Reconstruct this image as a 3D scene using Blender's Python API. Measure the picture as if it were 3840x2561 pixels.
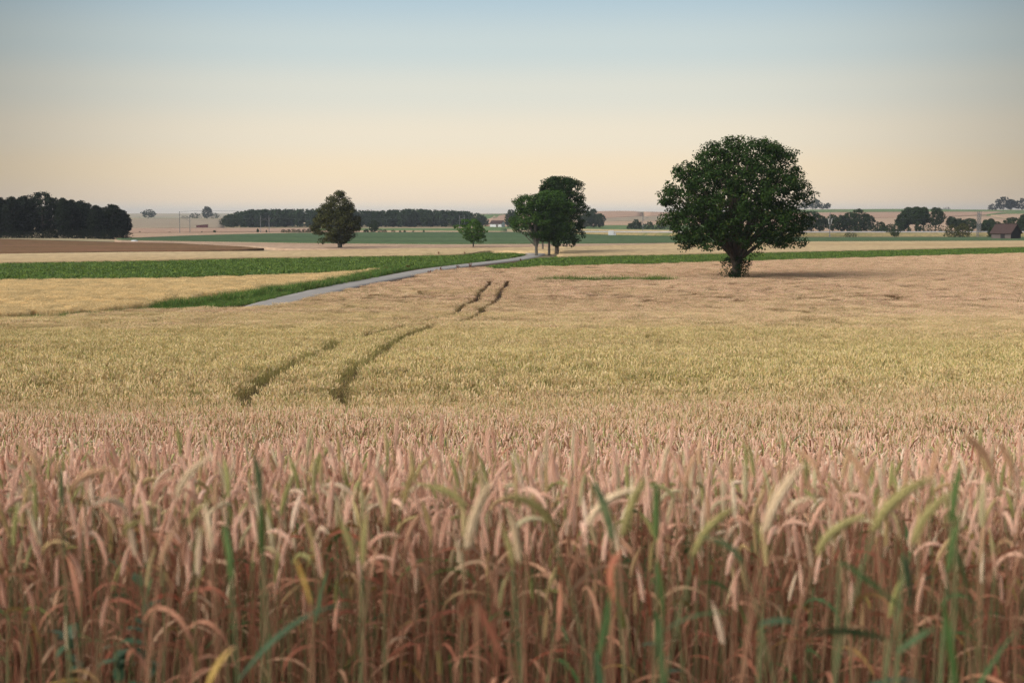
import bpy, math, random
import numpy as np
from mathutils import Vector, Matrix
R_ = math.radians
S = bpy.context.scene
C = S.collection
for o in list(bpy.data.objects):
    bpy.data.objects.remove(o)

# ------------------------------------------------------------------ camera
FPX = 5333.3            # focal length in photograph pixels (50 mm on 36 mm, 3840 wide)
PITCH = math.atan(470.5 / FPX)
cam = bpy.data.cameras.new("camera")
cam.sensor_width = 36.0
cam.lens = 50.0
cam.clip_start = 0.05
cam.clip_end = 20000
cam.dof.use_dof = True
cam.dof.focus_distance = 24.0
cam.dof.aperture_fstop = 4.8
cam_o = bpy.data.objects.new("camera", cam)
C.objects.link(cam_o)
cam_o.rotation_euler = (R_(90) - PITCH, 0, 0)
S.camera = cam_o

# ------------------------------------------------------------------ colour, exposure
S.view_settings.view_transform = 'Standard'
S.view_settings.look = 'None'
S.view_settings.exposure = 0.0
S.view_settings.gamma = 1.0
S.render.film_transparent = False
S.cycles.max_bounces = 10
S.cycles.diffuse_bounces = 8
S.cycles.transmission_bounces = 8
S.cycles.volume_bounces = 0
S.cycles.sample_clamp_indirect = 4.0
S.cycles.use_denoising = True
S.cycles.denoising_input_passes = 'RGB_ALBEDO_NORMAL'
S.cycles.denoising_prefilter = 'NONE'
S.cycles.denoiser = 'OPENIMAGEDENOISE'
S.cycles.use_adaptive_sampling = False


def lin(r, g, b):
    def f(c):
        c /= 255.0
        return c / 12.92 if c <= 0.04045 else ((c + 0.055) / 1.055) ** 2.4
    return (f(r), f(g), f(b), 1.0)


# ------------------------------------------------------------------ sky
SUN_EL, SUN_AZ = 36.0, -124.0       # azimuth measured from the view direction (+Y), negative = left
w = bpy.data.worlds.new("World")
S.world = w
w.use_nodes = True
nt = w.node_tree
N, L = nt.nodes, nt.links
N.clear()
out = N.new('ShaderNodeOutputWorld')
bg = N.new('ShaderNodeBackground')
sky = N.new('ShaderNodeTexSky')
sky.sky_type = 'NISHITA'
sky.sun_disc = False
sky.sun_elevation = R_(SUN_EL)
sky.sun_rotation = R_(SUN_AZ)
sky.air_density = 1.0
sky.dust_density = 2.5
sky.ozone_density = 1.0
bg.inputs[1].default_value = 0.10
tc = N.new('ShaderNodeTexCoord')
sep = N.new('ShaderNodeSeparateXYZ')
L.new(tc.outputs['Generated'], sep.inputs[0])
# band of evening haze colour just above the horizon (elevation ramp), blending into the sky texture higher up
mr = N.new('ShaderNodeMapRange')
mr.inputs[1].default_value = -0.02
mr.inputs[2].default_value = 0.18
L.new(sep.outputs['Z'], mr.inputs[0])
ramp = N.new('ShaderNodeValToRGB')
ramp.color_ramp.interpolation = 'EASE'
els = ramp.color_ramp.elements
SKY = [(-0.02, (230, 217, 198)), (0.004, (232, 220, 202)), (0.012, (241, 221, 194)), (0.030, (243, 223, 191)),
       (0.055, (235, 224, 202)), (0.085, (219, 219, 207)), (0.115, (199, 211, 210)), (0.155, (174, 197, 209)), (0.18, (164, 190, 205))]
els[0].position = 0.0
els[0].color = lin(*SKY[0][1])
els[1].position = 1.0
els[1].color = lin(*SKY[-1][1])
for e, c in SKY[1:-1]:
    k = els.new((e + 0.02) / 0.20)
    k.color = lin(*c)
# lens vignette imitated in the sky colour: low sky brightest round the view azimuth
vignette = N.new('ShaderNodeMath'); vignette.operation = 'MULTIPLY'
L.new(sep.outputs['X'], vignette.inputs[0]); L.new(sep.outputs['X'], vignette.inputs[1])
g2 = N.new('ShaderNodeMapRange'); g2.interpolation_type = 'SMOOTHSTEP'
g2.inputs[1].default_value = 0.0; g2.inputs[2].default_value = 0.16
g2.inputs[3].default_value = 10.6; g2.inputs[4].default_value = 5.2
L.new(vignette.outputs[0], g2.inputs[0])
sc_ = N.new('ShaderNodeVectorMath'); sc_.operation = 'SCALE'
L.new(ramp.outputs[0], sc_.inputs[0]); L.new(g2.outputs[0], sc_.inputs[3])
L.new(mr.outputs[0], ramp.inputs[0])
skm = N.new('ShaderNodeVectorMath'); skm.operation = 'SCALE'
skm.inputs[3].default_value = 1.95
# upper sky desaturated so that its fill light is less blue
hs = N.new('ShaderNodeHueSaturation'); hs.inputs['Saturation'].default_value = 0.35
L.new(sky.outputs[0], hs.inputs['Color'])
L.new(hs.outputs[0], skm.inputs[0])
fm = N.new('ShaderNodeMapRange'); fm.interpolation_type = 'SMOOTHSTEP'
fm.inputs[1].default_value = 0.14; fm.inputs[2].default_value = 0.5
L.new(sep.outputs['Z'], fm.inputs[0])
mx = N.new('ShaderNodeMix'); mx.data_type = 'RGBA'
L.new(fm.outputs[0], mx.inputs[0]); L.new(sc_.outputs[0], mx.inputs[6]); L.new(skm.outputs[0], mx.inputs[7])
L.new(mx.outputs[2], bg.inputs[0])
L.new(bg.outputs[0], out.inputs[0])

# ------------------------------------------------------------------ sun
sun = bpy.data.lights.new("sun", 'SUN')
sun.energy = 2.9
sun.angle = R_(48)
sun.color = (1.0, 0.90, 0.78)
sun_o = bpy.data.objects.new("sun", sun)
C.objects.link(sun_o)
sdir = Vector((math.sin(R_(SUN_AZ)) * math.cos(R_(SUN_EL)), math.cos(R_(SUN_AZ)) * math.cos(R_(SUN_EL)), math.sin(R_(SUN_EL))))
sun_o.rotation_euler = sdir.to_track_quat('Z', 'Y').to_euler()
sun_o.location = sdir * 50

# ------------------------------------------------------------------ terrain
PY = np.array([-40, -10, 0, 2, 6, 12, 19, 25, 33, 45, 60, 75, 90, 105, 115, 123, 143, 170, 220, 320, 450, 650, 850, 1000], float)
PZ = np.array([-.6, -.8, -1.02, -1.28, -1.95, -2.85, -3.55, -4.08, -4.45, -5.05, -5.8, -6.55, -7.2, -7.72, -7.76, -7.52, -7.36, -7.40, -7.4, -7.4, -7.45, -7.9, -8.5, -8.9], float)


def _pchip(X, Yv):
    h = np.diff(X); dl = np.diff(Yv) / h
    d = np.zeros_like(Yv)
    for i in range(1, len(X) - 1):
        if dl[i - 1] * dl[i] > 0:
            w1 = 2 * h[i] + h[i - 1]; w2 = h[i] + 2 * h[i - 1]
            d[i] = (w1 + w2) / (w1 / dl[i - 1] + w2 / dl[i])
    d[0] = dl[0]; d[-1] = dl[-1]

    def f(x):
        x = np.clip(x, X[0], X[-1])
        i = np.clip(np.searchsorted(X, x) - 1, 0, len(X) - 2)
        t = (x - X[i]) / h[i]
        return ((2 * t**3 - 3 * t**2 + 1) * Yv[i] + (t**3 - 2 * t**2 + t) * h[i] * d[i]
                + (-2 * t**3 + 3 * t**2) * Yv[i + 1] + (t**3 - t**2) * h[i] * d[i + 1])
    return f


prof = _pchip(PY, PZ)
RU = np.array([-1.2, -.36, -.27, -.20, -.10, -.02, .05, .075, .10, .13, .17, .22, .36, 1.2])
RZ = np.array([-1.5, -2, -2.6, -3.2, -2.0, 1.5, 5.5, 6.4, 5.6, 4.0, 8.0, 9.4, 8.6, 8.0])


def sstep(a, b, x):
    t = np.clip((x - a) / (b - a), 0, 1)
    return t * t * (3 - 2 * t)


def ground(x, y):
    x = np.asarray(x, float); y = np.asarray(y, float)
    z = prof(y)
    near = sstep(10, 25, y) * (1 - sstep(80, 110, y))
    z = z + near * (0.09 * np.sin(0.21 * y + 0.13 * x) + 0.07 * np.sin(0.17 * x - 0.33 * y + 1.0))
    z = z + 0.05 * sstep(130, 200, y) * np.sin(0.031 * x + 0.4) * (1 - sstep(500, 900, y))
    # the low brown rise at the left, in front of the wood
    z = z + 1.1 * np.exp(-((y - 400) / 45.0) ** 2) * sstep(-75, -130, x)
    u = x / np.maximum(y, 50.0)
    ridge = np.interp(u, RU, RZ)
    k = np.clip((y - 950) / 1050, 0, 1)
    k = k * k * (3 - 2 * k) * 0.4 + k * 0.6
    k = np.where(y < 950, 0, k)
    far = sstep(2000, 3200, y)
    z = np.where(y > 950, z * (1 - k) + ridge * k, z)
    z = z - far * (ridge + 16)
    z = z + 24 * sstep(3600, 4800, y)
    return z


def ray(px, py):
    """direction through a pixel of the photograph, world space, y component 1"""
    px = np.asarray(px, float); py = np.asarray(py, float)
    a = (px - 1920) / FPX; b = (1280.5 - py) / FPX
    c, s = math.cos(PITCH), math.sin(PITCH)
    dy = c + b * s
    dz = -s + b * c
    return a / dy, dz / dy


def hit(px, py, off=0.0):
    """where the line of sight through a pixel meets the land (raised by off)"""
    px = np.atleast_1d(np.asarray(px, float)); py = np.atleast_1d(np.asarray(py, float))
    px, py = np.broadcast_arrays(px, py)
    rx, rz = ray(px, py)
    T = np.geomspace(3.0, 2300.0, 900)
    lo = np.full(px.shape, np.nan); hi = np.full(px.shape, np.nan)
    done = np.zeros(px.shape, bool)
    prev = T[0]
    for t in T[1:]:
        below = (rz * t < ground(rx * t, np.full(px.shape, t)) + off) & ~done
        lo[below] = prev; hi[below] = t
        done |= below
        prev = t
    lo[~done] = 1990; hi[~done] = 1990
    for _ in range(30):
        m = (lo + hi) / 2
        b = rz * m < ground(rx * m, m) + off
        hi = np.where(b, m, hi); lo = np.where(b, lo, m)
    x = rx * hi; y = hi
    return x, y, ground(x, y)


# ------------------------------------------------------------------ helpers
def tag(o, label=None, cat=None, group=None, kind=None):
    if label: o['label'] = label
    if cat: o['category'] = cat
    if group: o['group'] = group
    if kind: o['kind'] = kind
    return o


def empty(name, loc=(0, 0, 0), rz=0.0):
    o = bpy.data.objects.new(name, None)
    o.empty_display_size = 0.2
    C.objects.link(o)
    o.location = loc
    o.rotation_euler = (0, 0, rz)
    return o


def copy_tree(o, parent=None):
    c = o.copy(); C.objects.link(c)
    c.parent = parent
    for ch in o.children:
        copy_tree(ch, c)
    return c


class MB:
    """collects vertices and faces and builds ONE mesh"""
    def __init__(self):
        self.v = []; self.f = []; self.m = []; self.a = []; self.n = 0

    def add(self, verts, faces, mat=0, val=0.5):
        b = self.n
        self.v.extend(verts)
        self.n += len(verts)
        self.a.extend([val] * len(verts))
        for f in faces:
            self.f.append([i + b for i in f]); self.m.append(mat)

    def tube(self, path, radii, sides=6, mat=0, val=0.5, cap=True):
        P = [Vector(p) for p in path]
        n = len(P)
        if not hasattr(radii, '__len__'): radii = [radii] * n
        up = Vector((0.31, 0.87, 0.2)).normalized()
        vs = []
        for i in range(n):
            t = (P[min(i + 1, n - 1)] - P[max(i - 1, 0)])
            if t.length < 1e-9: t = Vector((0, 0, 1))
            t.normalize()
            u = t.cross(up)
            if u.length < 1e-4: u = t.cross(Vector((1, 0, 0)))
            u.normalize(); vv = t.cross(u)
            for k in range(sides):
                a = 2 * math.pi * k / sides
                vs.append(P[i] + (u * math.cos(a) + vv * math.sin(a)) * radii[i])
        fs = []
        for i in range(n - 1):
            for k in range(sides):
                k2 = (k + 1) % sides
                fs.append((i * sides + k, i * sides + k2, (i + 1) * sides + k2, (i + 1) * sides + k))
        if cap:
            fs.append(tuple(range(sides))[::-1])
            fs.append(tuple((n - 1) * sides + k for k in range(sides)))
        self.add(vs, fs, mat, val)

    def box(self, c, s, mat=0, M=None, val=0.5):
        x, y, z = s[0] / 2, s[1] / 2, s[2] / 2
        vs = [Vector((c[0] + i * x, c[1] + j * y, c[2] + k * z)) for i in (-1, 1) for j in (-1, 1) for k in (-1, 1)]
        if M: vs = [M @ q for q in vs]
        self.add(vs, [(0, 1, 3, 2), (4, 6, 7, 5), (0, 4, 5, 1), (2, 3, 7, 6), (0, 2, 6, 4), (1, 5, 7, 3)], mat, val)

    def strip(self, path, widths, side, mat=0, val=0.5, fold=0.0):
        """a leaf blade: quads along a path, side = width direction at each point"""
        P = [Vector(p) for p in path]
        vs = []; fs = []
        for i, p in enumerate(P):
            sd = Vector(side[i]) if isinstance(side, list) else Vector(side)
            vs += [p - sd * widths[i] / 2, p + sd * widths[i] / 2]
        for i in range(len(P) - 1):
            fs.append((2 * i, 2 * i + 1, 2 * i + 3, 2 * i + 2))
        self.add(vs, fs, mat, val)

    def mesh(self, name, mats, smooth=False):
        me = bpy.data.meshes.new(name)
        me.from_pydata([tuple(q) for q in self.v], [], self.f)
        for m in mats: me.materials.append(m)
        me.polygons.foreach_set('material_index', np.array(self.m, np.int32))
        at = me.attributes.new('v', 'FLOAT', 'POINT')
        at.data.foreach_set('value', np.array(self.a, np.float32))
        if smooth: me.polygons.foreach_set('use_smooth', np.ones(len(self.f), bool))
        me.update()
        return me

    def build(self, name, mats, parent=None, smooth=False, link=True):
        if not isinstance(mats, (list, tuple)): mats = [mats]
        o = bpy.data.objects.new(name, self.mesh(name, mats, smooth))
        if link: C.objects.link(o)
        if parent: o.parent = parent
        return o


def np_mesh(name, V, F, mats, attr=None, smooth=False):
    """quads from numpy arrays"""
    me = bpy.data.meshes.new(name)
    k = F.shape[1]
    me.vertices.add(len(V)); me.vertices.foreach_set('co', V.astype(np.float32).ravel())
    me.loops.add(F.size); me.loops.foreach_set('vertex_index', F.astype(np.int32).ravel())
    me.polygons.add(len(F))
    me.polygons.foreach_set('loop_start', np.arange(0, F.size, k, dtype=np.int32))
    me.polygons.foreach_set('loop_total', np.full(len(F), k, np.int32))
    me.update(calc_edges=True)
    if smooth: me.polygons.foreach_set('use_smooth', np.ones(len(F), bool))
    for m in mats: me.materials.append(m)
    if attr is not None:
        at = me.attributes.new('v', 'FLOAT', 'POINT'); at.data.foreach_set('value', attr.astype(np.float32))
    me.validate()
    return me


# ------------------------------------------------------------------ materials
def new_mat(name, rough=0.8, spec=0.2):
    m = bpy.data.materials.new(name); m.use_nodes = True
    b = m.node_tree.nodes['Principled BSDF']
    b.inputs['Roughness'].default_value = rough
    b.inputs['Specular IOR Level'].default_value = spec
    return m, m.node_tree, b


def mixc(nt, fac, a, b, blend='MIX'):
    n = nt.nodes.new('ShaderNodeMix'); n.data_type = 'RGBA'; n.blend_type = blend
    for i, v in ((0, fac), (6, a), (7, b)):
        if isinstance(v, bpy.types.NodeSocket): nt.links.new(v, n.inputs[i])
        elif isinstance(v, (int, float)): n.inputs[i].default_value = v
        else: n.inputs[i].default_value = (*v[:3], 1)
    return n.outputs[2]


def noise(nt, scale=(1, 1, 1), detail=3, rough=0.55, lo=0.35, hi=0.65, src='pos'):
    nd = nt.nodes
    if src == 'pos':
        s = nd.new('ShaderNodeNewGeometry').outputs['Position']
    else:
        s = nd.new('ShaderNodeTexCoord').outputs['Object']
    mp = nd.new('ShaderNodeMapping'); mp.inputs['Scale'].default_value = scale
    nt.links.new(s, mp.inputs[0])
    n = nd.new('ShaderNodeTexNoise'); n.inputs['Scale'].default_value = 1.0
    n.inputs['Detail'].default_value = detail; n.inputs['Roughness'].default_value = rough
    nt.links.new(mp.outputs[0], n.inputs['Vector'])
    r = nd.new('ShaderNodeMapRange'); r.inputs[1].default_value = lo; r.inputs[2].default_value = hi
    nt.links.new(n.outputs['Fac'], r.inputs[0])
    return r.outputs[0]


def attr_v(nt):
    a = nt.nodes.new('ShaderNodeAttribute'); a.attribute_name = 'v'
    return a.outputs['Fac']


def obj_rand(nt):
    return nt.nodes.new('ShaderNodeObjectInfo').outputs['Random']


def math_n(nt, op, a, b=None):
    n = nt.nodes.new('ShaderNodeMath'); n.operation = op
    for i, v in ((0, a), (1, b)):
        if v is None: continue
        if isinstance(v, bpy.types.NodeSocket): nt.links.new(v, n.inputs[i])
        else: n.inputs[i].default_value = v
    return n.outputs[0]


def cramp(nt, fac, stops, interp='LINEAR'):
    r = nt.nodes.new('ShaderNodeValToRGB'); e = r.color_ramp.elements
    r.color_ramp.interpolation = interp
    e[0].position, e[0].color = stops[0][0], (*stops[0][1][:3], 1)
    e[1].position, e[1].color = stops[-1][0], (*stops[-1][1][:3], 1)
    for p, c in stops[1:-1]:
        k = e.new(p); k.color = (*c[:3], 1)
    nt.links.new(fac, r.inputs[0])
    return r.outputs[0]


def bump(nt, b, h, strength=0.5, dist=0.1):
    n = nt.nodes.new('ShaderNodeBump'); n.inputs['Strength'].default_value = strength
    n.inputs['Distance'].default_value = dist
    nt.links.new(h, n.inputs['Height']); nt.links.new(n.outputs[0], b.inputs['Normal'])


def field_mat(name, c1, c2, big=(0.012, 0.05, 0.05), fine=(0.8, 0.25, 0.8), c3=None):
    m, t, b = new_mat(name, 0.95, 0.05)
    n1 = noise(t, big, 4); n2 = noise(t, fine, 5, 0.7, 0.3, 0.7)
    col = mixc(t, n1, c1, c2)
    dark = mixc(t, n2, (0.72, 0.72, 0.72), (1.18, 1.18, 1.18))
    col = mixc(t, 1.0, col, dark, 'MULTIPLY')
    if c3 is not None:
        n3 = noise(t, (0.03, 0.2, 0.1), 4, 0.6, 0.52, 0.7)
        col = mixc(t, n3, col, c3)
    t.links.new(col, b.inputs['Base Color'])
    bump(t, b, n2, 0.6, 0.3)
    return m


def leaf_mat(name, dark, light, warm=None, trans=0.25, rough=0.6, spec=0.08):
    """foliage: per-leaf value v picks the colour, a part of the light passes through"""
    m, t, b = new_mat(name, rough, spec)
    stops = [(0.0, dark), (0.75, light)]
    if warm is not None: stops.append((1.0, warm))
    else: stops.append((1.0, light))
    col = cramp(t, attr_v(t), stops)
    rnd = obj_rand(t)
    k = math_n(t, 'MULTIPLY_ADD', rnd, 0.5); t.nodes[-1].inputs[2].default_value = 0.75
    sc = t.nodes.new('ShaderNodeVectorMath'); sc.operation = 'SCALE'
    t.links.new(col, sc.inputs[0]); t.links.new(k, sc.inputs[3])
    t.links.new(sc.outputs[0], b.inputs['Base Color'])
    if trans > 0:
        tr = t.nodes.new('ShaderNodeBsdfTranslucent'); t.links.new(sc.outputs[0], tr.inputs[0])
        mixs = t.nodes.new('ShaderNodeMixShader'); mixs.inputs[0].default_value = trans
        t.links.new(b.outputs[0], mixs.inputs[1]); t.links.new(tr.outputs[0], mixs.inputs[2])
        t.links.new(mixs.outputs[0], t.nodes['Material Output'].inputs[0])
    return m


def plain(name, c1, c2, scale=(3, 3, 3), rough=0.85, spec=0.2, bmp=0.3, dist=0.03, src='obj'):
    m, t, b = new_mat(name, rough, spec)
    n = noise(t, scale, 5, 0.65, 0.3, 0.7, src)
    t.links.new(mixc(t, n, c1, c2), b.inputs['Base Color'])
    if bmp: bump(t, b, n, bmp, dist)
    return m


def wheat_zone(t):
    """0 = still yellow green, 1 = ripe and pinkish; ripeness varies over the real field"""
    pos = t.nodes.new('ShaderNodeNewGeometry').outputs['Position']
    sp = t.nodes.new('ShaderNodeSeparateXYZ'); t.links.new(pos, sp.inputs[0])
    warp = noise(t, (0.03, 0.09, 0.0), 4, 0.65, 0.2, 0.8)
    yy = math_n(t, 'MULTIPLY_ADD', warp, 70.0); t.nodes[-1].inputs[2].default_value = -35.0
    # ripening runs differently to the left of the tracks
    xx = math_n(t, 'MULTIPLY', sp.outputs['X'], 0.8)
    near = math_n(t, 'MULTIPLY_ADD', yy, 0.16); t.links.new(sp.outputs['Y'], t.nodes[-1].inputs[2])
    a = t.nodes.new('ShaderNodeMapRange'); a.inputs[1].default_value = 12; a.inputs[2].default_value = 34
    a.inputs[3].default_value = 1; a.inputs[4].default_value = 0
    t.links.new(near, a.inputs[0])
    far = math_n(t, 'ADD', math_n(t, 'ADD', sp.outputs['Y'], yy), math_n(t, 'MULTIPLY', xx, 0.6))
    b = t.nodes.new('ShaderNodeMapRange'); b.inputs[1].default_value = 48; b.inputs[2].default_value = 135
    t.links.new(far, b.inputs[0])
    z = math_n(t, 'MAXIMUM', a.outputs[0], math_n(t, 'MULTIPLY', b.outputs[0], 0.85))
    patch = noise(t, (0.12, 0.35, 0.0), 4, 0.6, 0.56, 0.72)
    z = math_n(t, 'ADD', z, math_n(t, 'MULTIPLY', patch, 0.5))
    green = noise(t, (0.09, 0.25, 0.0), 4, 0.6, 0.55, 0.75)
    z = math_n(t, 'SUBTRACT', z, math_n(t, 'MULTIPLY', green, 0.35))
    n = t.nodes.new('ShaderNodeClamp'); t.links.new(z, n.inputs[0])
    return n.outputs[0]


def wheat_mat(name, ripe, unripe, trans=0.3):
    """ripe / unripe: colour ramps over the per-stalk value v"""
    m, t, b = new_mat(name, 0.65, 0.25)
    v = attr_v(t); r = obj_rand(t)
    f = math_n(t, 'FRACT', math_n(t, 'ADD', v, r))
    z = wheat_zone(t)
    col = mixc(t, z, cramp(t, f, unripe), cramp(t, f, ripe))
    t.links.new(col, b.inputs['Base Color'])
    if trans:
        tr = t.nodes.new('ShaderNodeBsdfTranslucent'); t.links.new(col, tr.inputs[0])
        mixs = t.nodes.new('ShaderNodeMixShader'); mixs.inputs[0].default_value = trans
        t.links.new(b.outputs[0], mixs.inputs[1]); t.links.new(tr.outputs[0], mixs.inputs[2])
        t.links.new(mixs.outputs[0], t.nodes['Material Output'].inputs[0])
    return m


M = {}
M['ear'] = wheat_mat('wheat_ear',
    [(0, (.80, .51, .36)), (.3, (.88, .64, .49)), (.55, (.70, .42, .29)), (.70, (.56, .45, .20)), (.85, (.90, .74, .58)), (.93, (.44, .42, .16)), (1, (.40, .39, .15))],
    [(0, (.76, .57, .28)), (.25, (.66, .52, .22)), (.5, (.82, .65, .38)), (.68, (.52, .46, .15)), (.86, (.80, .64, .40)), (1, (.37, .40, .11))])
M['stem'] = wheat_mat('wheat_stem',
    [(0, (.25, .10, .055)), (.3, (.20, .085, .05)), (.55, (.30, .18, .105)), (.74, (.19, .15, .07)), (.9, (.11, .14, .055)), (1, (.24, .085, .048))],
    [(0, (.52, .40, .17)), (.4, (.42, .35, .13)), (.7, (.32, .32, .10)), (1, (.52, .40, .20))], 0.1)
M['leaf'] = wheat_mat('wheat_leaf',
    [(0, (.30, .075, .04)), (.2, (.44, .22, .13)), (.4, (.24, .065, .035)), (.6, (.48, .27, .16)), (.76, (.40, .27, .17)), (.86, (.26, .15, .04)), (.93, (.07, .12, .03)), (1, (.04, .085, .035))],
    [(0, (.52, .40, .17)), (.35, (.58, .43, .11)), (.5, (.15, .23, .05)), (.75, (.34, .36, .09)), (.88, (.13, .21, .05)), (1, (.60, .45, .25))], 0.3)
M['ear_green'] = plain('green_ear', (.075, .13, .04), (.13, .19, .055), (60, 60, 60), 0.6, 0.25, 0)
M['ear_bluegreen'] = plain('blue_green_ear', (.11, .15, .07), (.18, .21, .095), (60, 60, 60), 0.6, 0.25, 0)
M['ear_olive'] = plain('olive_ear', (.27, .24, .09), (.40, .34, .14), (60, 60, 60), 0.6, 0.25, 0)
M['ear_pale'] = plain('pale_ear', (.60, .45, .28), (.72, .57, .38), (60, 60, 60), 0.6, 0.25, 0)
M['ear_brown'] = plain('brown_ear', (.46, .27, .15), (.58, .36, .22), (60, 60, 60), 0.6, 0.25, 0)
M['stem_green'] = plain('green_stem', (.10, .13, .055), (.18, .19, .085), (40, 40, 40), 0.6, 0.25, 0)
M['stem_pink'] = plain('pink_stem', (.26, .12, .068), (.33, .19, .11), (40, 40, 40), 0.6, 0.25, 0)
M['leaf_green'] = plain('green_leaf', (.028, .062, .015), (.048, .095, .024), (30, 30, 30), 0.5, 0.3, 0)
M['leaf_bluegreen'] = plain('blue_green_leaf', (.026, .055, .024), (.044, .085, .036), (30, 30, 30), 0.5, 0.3, 0)
M['leaf_red'] = plain('red_leaf', (.30, .10, .055), (.38, .15, .085), (30, 30, 30), 0.6, 0.2, 0)
M['leaf_yellow'] = plain('yellow_leaf', (.32, .21, .05), (.40, .27, .08), (30, 30, 30), 0.6, 0.2, 0)
M['soil'] = plain('soil', (.10, .065, .045), (.17, .115, .075), (1.3, 1.3, 1.3), 0.95, 0.1, 0.6, 0.05, 'pos')
M['barley'] = leaf_mat('barley', (.66, .49, .24), (.74, .58, .31), (.80, .66, .40), 0.25, 0.7, 0.2)
M['beet'] = leaf_mat('beet_leaf', (.042, .092, .016), (.12, .20, .026), (.27, .32, .04), 0.25, 0.45, 0.3)
M['grass'] = leaf_mat('grass_blade', (.04, .11, .018), (.10, .20, .03), (.30, .28, .09), 0.25, 0.6, 0.2)
M['road'] = plain('road_asphalt', (.225, .21, .19), (.285, .268, .245), (.6, .6, .6), 0.9, 0.2, 0.3, 0.01, 'pos')
M['bark'] = plain('bark', (.045, .035, .026), (.10, .082, .062), (3, 3, 0.8), 0.95, 0.1, 0.8, 0.05)
M['bark_grey'] = plain('grey_bark', (.085, .075, .062), (.16, .145, .12), (3, 3, 0.8), 0.95, 0.1, 0.8, 0.05)
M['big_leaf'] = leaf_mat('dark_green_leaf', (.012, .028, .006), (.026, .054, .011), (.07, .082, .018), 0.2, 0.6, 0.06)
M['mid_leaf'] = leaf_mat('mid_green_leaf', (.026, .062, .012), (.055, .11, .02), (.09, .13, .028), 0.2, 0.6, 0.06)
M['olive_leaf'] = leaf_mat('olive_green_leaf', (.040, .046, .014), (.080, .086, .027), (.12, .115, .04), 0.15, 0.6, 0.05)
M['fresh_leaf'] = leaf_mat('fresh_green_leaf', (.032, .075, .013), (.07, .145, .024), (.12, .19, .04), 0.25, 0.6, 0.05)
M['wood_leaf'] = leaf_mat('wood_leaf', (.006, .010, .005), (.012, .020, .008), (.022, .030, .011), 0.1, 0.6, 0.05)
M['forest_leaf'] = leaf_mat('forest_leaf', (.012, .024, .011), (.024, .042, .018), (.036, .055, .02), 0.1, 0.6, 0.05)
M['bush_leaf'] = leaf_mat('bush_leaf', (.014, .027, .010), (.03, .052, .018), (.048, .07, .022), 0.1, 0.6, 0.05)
M['mast'] = plain('galvanised_steel', (.11, .115, .12), (.17, .175, .18), (2, 2, 2), 0.6, 0.4, 0)
M['white'] = plain('white_paint', (.46, .47, .48), (.56, .57, .57), (.7, .7, 1.5), 0.7, 0.3, 0.1)
M['tile'] = plain('red_tile', (.038, .024, .022), (.062, .038, .033), (2, 9, 9), 0.85, 0.2, 0.5)
M['plank'] = plain('weathered_plank', (.085, .07, .066), (.14, .115, .105), (9, 9, 0.7), 0.9, 0.1, 0.6)
M['plank_dark'] = plain('dark_plank', (.022, .020, .022), (.042, .036, .036), (9, 9, 0.7), 0.9, 0.1, 0.6)  # darker tone of the plank wall, for the barn's gables and door
M['maroon'] = plain('maroon_board', (.09, .03, .035), (.14, .05, .055), (5, 5, 1), 0.9, 0.1, 0.4)
M['dock'] = leaf_mat('dock_seed', (.10, .035, .02), (.20, .07, .04), (.12, .14, .05), 0.15)

# field covers
M['f_ground'] = field_mat('ground_cover', (.26, .22, .12), (.34, .27, .16))
M['f_gold'] = field_mat('golden_crop', (.43, .31, .165), (.49, .37, .21))
M['f_pink'] = field_mat('pink_stubble', (.34, .22, .15), (.39, .265, .19))
M['f_tan'] = field_mat('tan_stubble', (.36, .245, .165), (.42, .30, .205))
M['f_brown'] = field_mat('brown_crop', (.13, .08, .038), (.17, .10, .048), c3=(.26, .115, .07))
M['f_maize'] = field_mat('maize_green', (.058, .096, .044), (.082, .125, .056), fine=(0.5, 0.12, 0.5))
M['f_meadow'] = field_mat('meadow_green', (.085, .15, .055), (.12, .18, .07), c3=(.22, .20, .09))
M['f_grey'] = field_mat('grey_stubble', (.27, .22, .155), (.32, .26, .185))
M['f_bank'] = field_mat('bank_grass', (.23, .19, .085), (.30, .24, .12), fine=(1.2, 0.6, 1.2), c3=(.10, .13, .05))
M['ballast'] = plain('ballast', (.24, .23, .23), (.36, .35, .34), (4, 4, 4), 0.95, 0.1, 0.5, 0.05, 'pos')

rng = np.random.default_rng(11)
random.seed(5)

# ------------------------------------------------------------------ ground sheet
gy = np.concatenate([np.linspace(-40, 24, 33), np.geomspace(26, 6500, 250)])
gu = np.linspace(-1.0, 1.0, 161); gu = np.sign(gu) * np.abs(gu) ** 1.4 * 1.3
U, Yg = np.meshgrid(gu, gy)
Xg = U * (np.abs(Yg) + 30)
Zg = ground(Xg, Yg)
V = np.stack([Xg, Yg, Zg], -1).reshape(-1, 3)
nu = len(gu)
ii = (np.arange(len(gy) - 1)[:, None] * nu + np.arange(nu - 1)[None]).ravel()
F = np.stack([ii, ii + 1, ii + nu + 1, ii + nu], 1)
gm, gt, gb = new_mat('soil_and_grass', 0.95, 0.05)
_pos = gt.nodes.new('ShaderNodeNewGeometry').outputs['Position']
_sp = gt.nodes.new('ShaderNodeSeparateXYZ'); gt.links.new(_pos, _sp.inputs[0])
_k = gt.nodes.new('ShaderNodeMapRange'); _k.inputs[1].default_value = 225; _k.inputs[2].default_value = 300
gt.links.new(_sp.outputs['Y'], _k.inputs[0])
_n = noise(gt, (1.3, 1.3, 1.3), 5, 0.65, 0.3, 0.7)
_far = noise(gt, (0.004, 0.012, 0.01), 4, 0.6, 0.4, 0.6)
_soil = mixc(gt, _n, (.06, .038, .026), (.10, .066, .044))
_land = mixc(gt, _far, (.24, .22, .12), (.36, .28, .18))
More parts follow.
